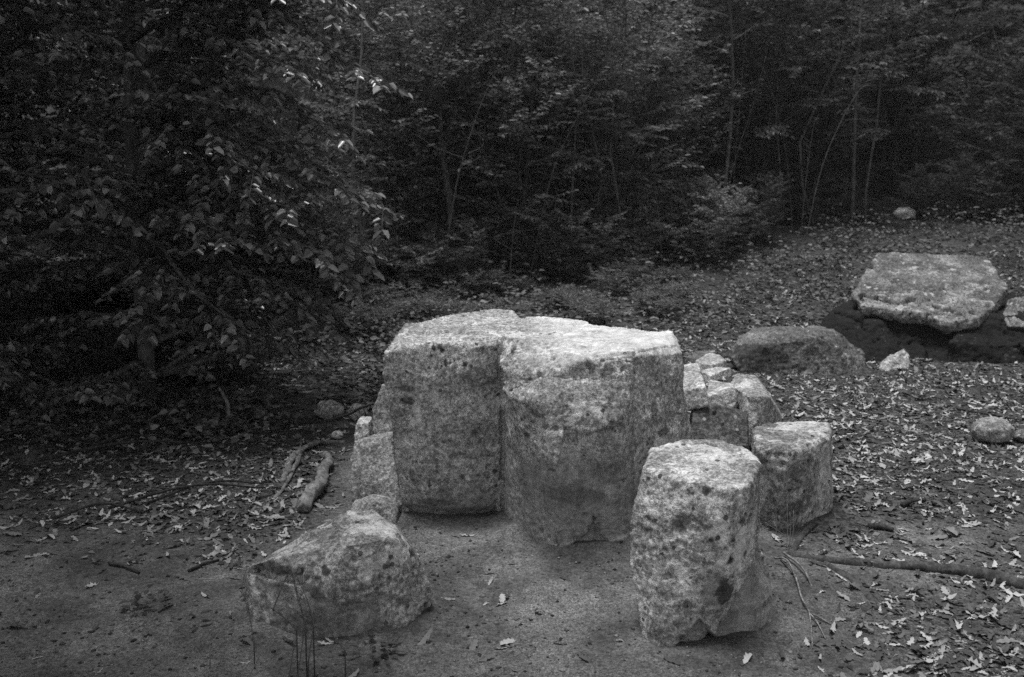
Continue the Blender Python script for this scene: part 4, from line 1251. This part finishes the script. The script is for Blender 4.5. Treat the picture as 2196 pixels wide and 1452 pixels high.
wood_thing('dead_log', [([Gz(652, 1102, .0), Gz(660, 1090, .02), Gz(674, 1066, .03), Gz(690, 1048, .028), Gz(694, 1026, .034), Gz(706, 1008, .03), Gz(700, 990, .022), Gz(688, 976, -.01)], .030, .017),
                        ([Gz(676, 1062, .035), Gz(668, 1056, .05), Gz(660, 1058, .05)], .010, .006),
                        ([Gz(604, 1034, -.01), Gz(622, 1000, .012), Gz(650, 972, .02), Gz(690, 958, .016), Gz(738, 950, -.005)], .017, .010),
                        ([Gz(640, 984, .014), Gz(632, 1010, .01), Gz(600, 1062, .004), Gz(560, 1092, -.01)], .011, .006)],
           M_DEADWOOD, 'twisted pale piece of dead wood on the leaves beside the leaning slab', 'dead wood', 10, .7, 5)
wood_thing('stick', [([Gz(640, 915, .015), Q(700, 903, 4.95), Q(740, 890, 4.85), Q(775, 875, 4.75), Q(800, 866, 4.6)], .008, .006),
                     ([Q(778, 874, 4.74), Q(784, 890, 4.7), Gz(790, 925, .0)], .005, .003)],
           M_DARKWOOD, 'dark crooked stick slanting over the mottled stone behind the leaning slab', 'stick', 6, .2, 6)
wood_thing('stick', [([Gz(1430, 547, .05), Gz(1480, 546, .06), Gz(1520, 546, .06), Gz(1560, 558, .02)], .022, .014)],
           M_DEADWOOD, 'pale bent stick lying in the grass below the thicket', 'stick', 7, .2, 7)
wood_thing('stick', [([Gz(1325, 545, .9), Gz(1350, 545, .5), Gz(1390, 556, .0)], .012, .014)],
           M_DEADWOOD, 'thin dead stick leaning in the undergrowth behind the stone table', 'stick', 6, .2, 8)
wood_thing('stick', [([Gz(1555, 505, .04), Gz(1580, 515, .05), Gz(1615, 532, .02)], .035, .02)],
           M_DEADWOOD, 'short broken pale branch in the grass below the saplings', 'stick', 7, .3, 9)
wood_thing('stick', [([Gz(484, 925, .0), Q(489, 895, 5.0), Q(490, 868, 5.0), Q(478, 845, 5.05), Q(470, 832, 5.1)], .010, .006)],
           M_DEADWOOD, 'short pale dead stem standing up from the leaves below the low-branched tree', 'stick', 6, .25, 10)
for k, (a, b, r_, lab) in enumerate([((1935, 1092), (1985, 1078), .010, 'dark stub of twig lying in the leaves near the low stone seat'),
                                     ((405, 1235), (470, 1210), .006, 'dark twig lying on bare soil beside the squat boulder'),
                                     ((235, 1212), (300, 1232), .007, 'dark twig end among the leaf crumbs on the trodden soil'),
                                     ((1860, 1138), (1915, 1142), .014, 'short barky stub half sunk between the root and the low seat'),
                                     ((2050, 880), (2180, 905), .008, 'thin stick across the leaves above the egg-shaped stone')]):
    pa, pb = Gz(*a, r_ * .7), Gz(*b, r_ * .7)
    pm = (pa + pb) / 2 + Vector((0, 0.01, r_ * .3))
    wood_thing('twig', [([pa, pm, pb], r_, r_ * .7)], M_DARKWOOD, lab, 'twig', 6, .3, 20 + k)
dead = []
rnd = random.Random(31)
for k in range(7):
    u = rnd.uniform(-40, 330); v = rnd.uniform(930, 1130)
    g = Gz(u, v, .03); L_ = rnd.uniform(.3, .8)
    a = rnd.uniform(.2, .9)
    e = g + Vector((math.cos(a) * L_, math.sin(a) * L_, rnd.uniform(.0, .10)))
    e.z = ground_z(e.x, e.y) + rnd.uniform(.0, .06)
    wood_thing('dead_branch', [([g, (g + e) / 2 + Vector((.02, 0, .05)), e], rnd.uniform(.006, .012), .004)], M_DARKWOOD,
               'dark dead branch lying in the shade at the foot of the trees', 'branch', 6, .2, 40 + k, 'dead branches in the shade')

rnd = random.Random(57)
for k in range(16):
    x = rnd.uniform(-1.6, 4.2)
    y = 8.9 + 0.75 * max(0, x) + rnd.uniform(-.3, .9)
    g = Vector((x, y, ground_z(x, y) - .02))
    h = rnd.uniform(.5, 1.9); lx = rnd.uniform(-.5, .5) * h; ly = rnd.uniform(-.3, .2) * h
    arch = rnd.uniform(-.25, .05) * h
    p1 = g + Vector((lx * .35, ly * .4, h * .55)); p2 = g + Vector((lx, ly, h - max(0, arch))); p3 = p2 + Vector((lx * .4, ly * .3, .12 - arch))
    r_ = rnd.uniform(.003, .007)
    paths = [([g, p1, p2, p3], r_, r_ * .35)]
    for q in range(rnd.randrange(1, 4)):
        b0 = p1.lerp(p2, rnd.random())
        paths.append(([b0, b0 + Vector((rnd.uniform(-.2, .2), rnd.uniform(-.1, .1), rnd.uniform(.05, .2))), b0 + Vector((rnd.uniform(-.45, .45), rnd.uniform(-.2, .2), rnd.uniform(.0, .4)))], r_ * .5, r_ * .2))
    wood_thing('bare_shoot', paths, M_BARK_PALE if k % 3 else M_BARK, 'thin bare twiggy shoot sticking out of the thicket edge', 'shoot', 5, .2, 80 + k, 'bare shoots at the thicket edge')

# dry grass tuft in front of the boulder
gr = empty('dry_grass', G(630, 1440))
blades = [([(525, 1470, 2.60), (560, 1400, 2.62), (590, 1352, 2.66)], 0), ([(560, 1470, 2.60), (572, 1410, 2.63), (586, 1350, 2.66)], 0),
          ([(618, 1470, 2.58), (628, 1400, 2.62), (640, 1352, 2.66)], 1), ([(636, 1470, 2.58), (644, 1410, 2.62), (652, 1340, 2.68), (640, 1290, 2.70), (624, 1222, 2.72)], 1),
          ([(655, 1340, 2.66), (648, 1310, 2.68), (625, 1220, 2.72)], 1), ([(672, 1345, 2.66), (660, 1290, 2.68), (628, 1218, 2.72)], 1),
          ([(585, 1310, 2.66), (600, 1270, 2.70), (624, 1216, 2.72)], 1), ([(636, 1352, 2.66), (610, 1325, 2.67), (575, 1300, 2.67)], 1),
          ([(660, 1322, 2.66), (640, 1312, 2.67), (618, 1302, 2.67)], 1), ([(740, 1395, 2.64), (715, 1365, 2.66), (700, 1346, 2.66)], 1),
          ([(661, 1420, 2.62), (668, 1370, 2.64), (676, 1310, 2.68)], 1), ([(450, 1385, 2.72), (480, 1345, 2.76), (525, 1308, 2.80)], 0),
          ([(545, 1380, 2.72), (535, 1320, 2.78), (520, 1260, 2.86), (530, 1215, 2.92)], 1)]
for pts_, dk in blades:
    T = Tubes()
    sp = spline([Q(*p) for p in pts_], 12)
    g0 = sp[0]
    if g0.z > ground_z(g0.x, g0.y) and pts_[0][1] > 1330:
        sp = [Vector((g0.x, g0.y - .01, ground_z(g0.x, g0.y - .01) - .01))] + sp
    T.add(sp, [0.0022 - 0.0014 * i_ / (len(sp) - 1) for i_ in range(len(sp))], 4)
    o = link('blade', T.mesh('blade', gr.location), M_GRASS if dk else M_STRAW, gr)
tag(gr, 'sparse tuft of long dry grass stalks in front of the squat boulder', 'grass')
gr2 = empty('dry_grass', G(1690, 1185))
for k, (u0, v0, u1, v1) in enumerate([(1686, 1185, 1688, 1080), (1692, 1180, 1694, 1098), (1696, 1182, 1702, 1095), (1664, 1150, 1663, 1085), (1792, 1150, 1790, 1100), (1690, 1150, 1640, 1120)]):
    T = Tubes()
    a = Gz(u0, v0, -.01)
    b = Q(u1, v1, a.y + .03)
    T.add(spline([a, (a + b) / 2 + Vector((.004, 0, 0)), b], 8), [.0018 - .0009 * i_ / 7 for i_ in range(8)], 4)
    link('blade', T.mesh('blade', gr2.location), M_STRAW, gr2)
tag(gr2, 'few upright straw stalks beside the low stone seat', 'grass')
# small weeds
for k, (u, v, lab) in enumerate([(800, 1405, 'small dark leafy weed at the foot of the squat boulder'), (300, 1310, 'flat dark weed with dead leaves on the trodden soil'), (425, 1345, 'tiny two-leaved seedling on the bare soil by the boulder')]):
    g = G(u, v)
    r = random.Random(70 + k)
    n_ = [26, 22, 4][k]
    pos, dr, nr_, le = [], [], [], []
    for q in range(n_):
        a = r.uniform(0, 6.28); d_ = r.random() * [.07, .09, .012][k]
        pos.append((math.cos(a) * d_ * 1.2, math.sin(a) * d_, r.uniform(.002, .04)))
        dr.append((math.cos(a), math.sin(a), r.uniform(-.1, .9 if k == 2 else .5)))
        nr_.append((r.gauss(0, .4), r.gauss(0, .4), 1))
        le.append(r.uniform(.018, .045))
    wd = empty('weed', g)
    me = leaves_mesh('leaf', [(0, 0, 0)], [(1, 0, 0)], [(0, 0, 1)], np.array([1.0]), np.array([.55]))
    me.materials.append(M_LEAF)
    for p_, d_, n2, l_ in zip(pos, dr, nr_, le):
        o = link('leaf', me, None, wd, p_)
        o.rotation_euler = Vector(d_).to_track_quat('X', 'Z').to_euler()
        o.scale = (l_, l_, l_)
    tag(wd, lab, 'weed')

# ------------------------------------------------------------------ thin haze added to lift the dark tones of the wood
bm = bmesh.new()
bmesh.ops.create_cube(bm, size=1.0)
hz = bpy.data.meshes.new('haze')
bm.to_mesh(hz); bm.free()
hm = bpy.data.materials.new('lifting_haze')
hm.use_nodes = True
hn = hm.node_tree
hn.nodes.clear()
ho = hn.nodes.new('ShaderNodeOutputMaterial')
pv = hn.nodes.new('ShaderNodeVolumePrincipled')
pv.inputs['Color'].default_value = (.9, .9, .9, 1)
pv.inputs['Density'].default_value = HAZE
hn.links.new(pv.outputs[0], ho.inputs['Volume'])
if HAZE > 0:
    o = link('haze', hz, hm, loc=(0, 40, 19))
    o.scale = (330, 330, 44)
    tag(o, 'thin haze added to lift the dark tones of the wood', 'haze', kind='stuff')
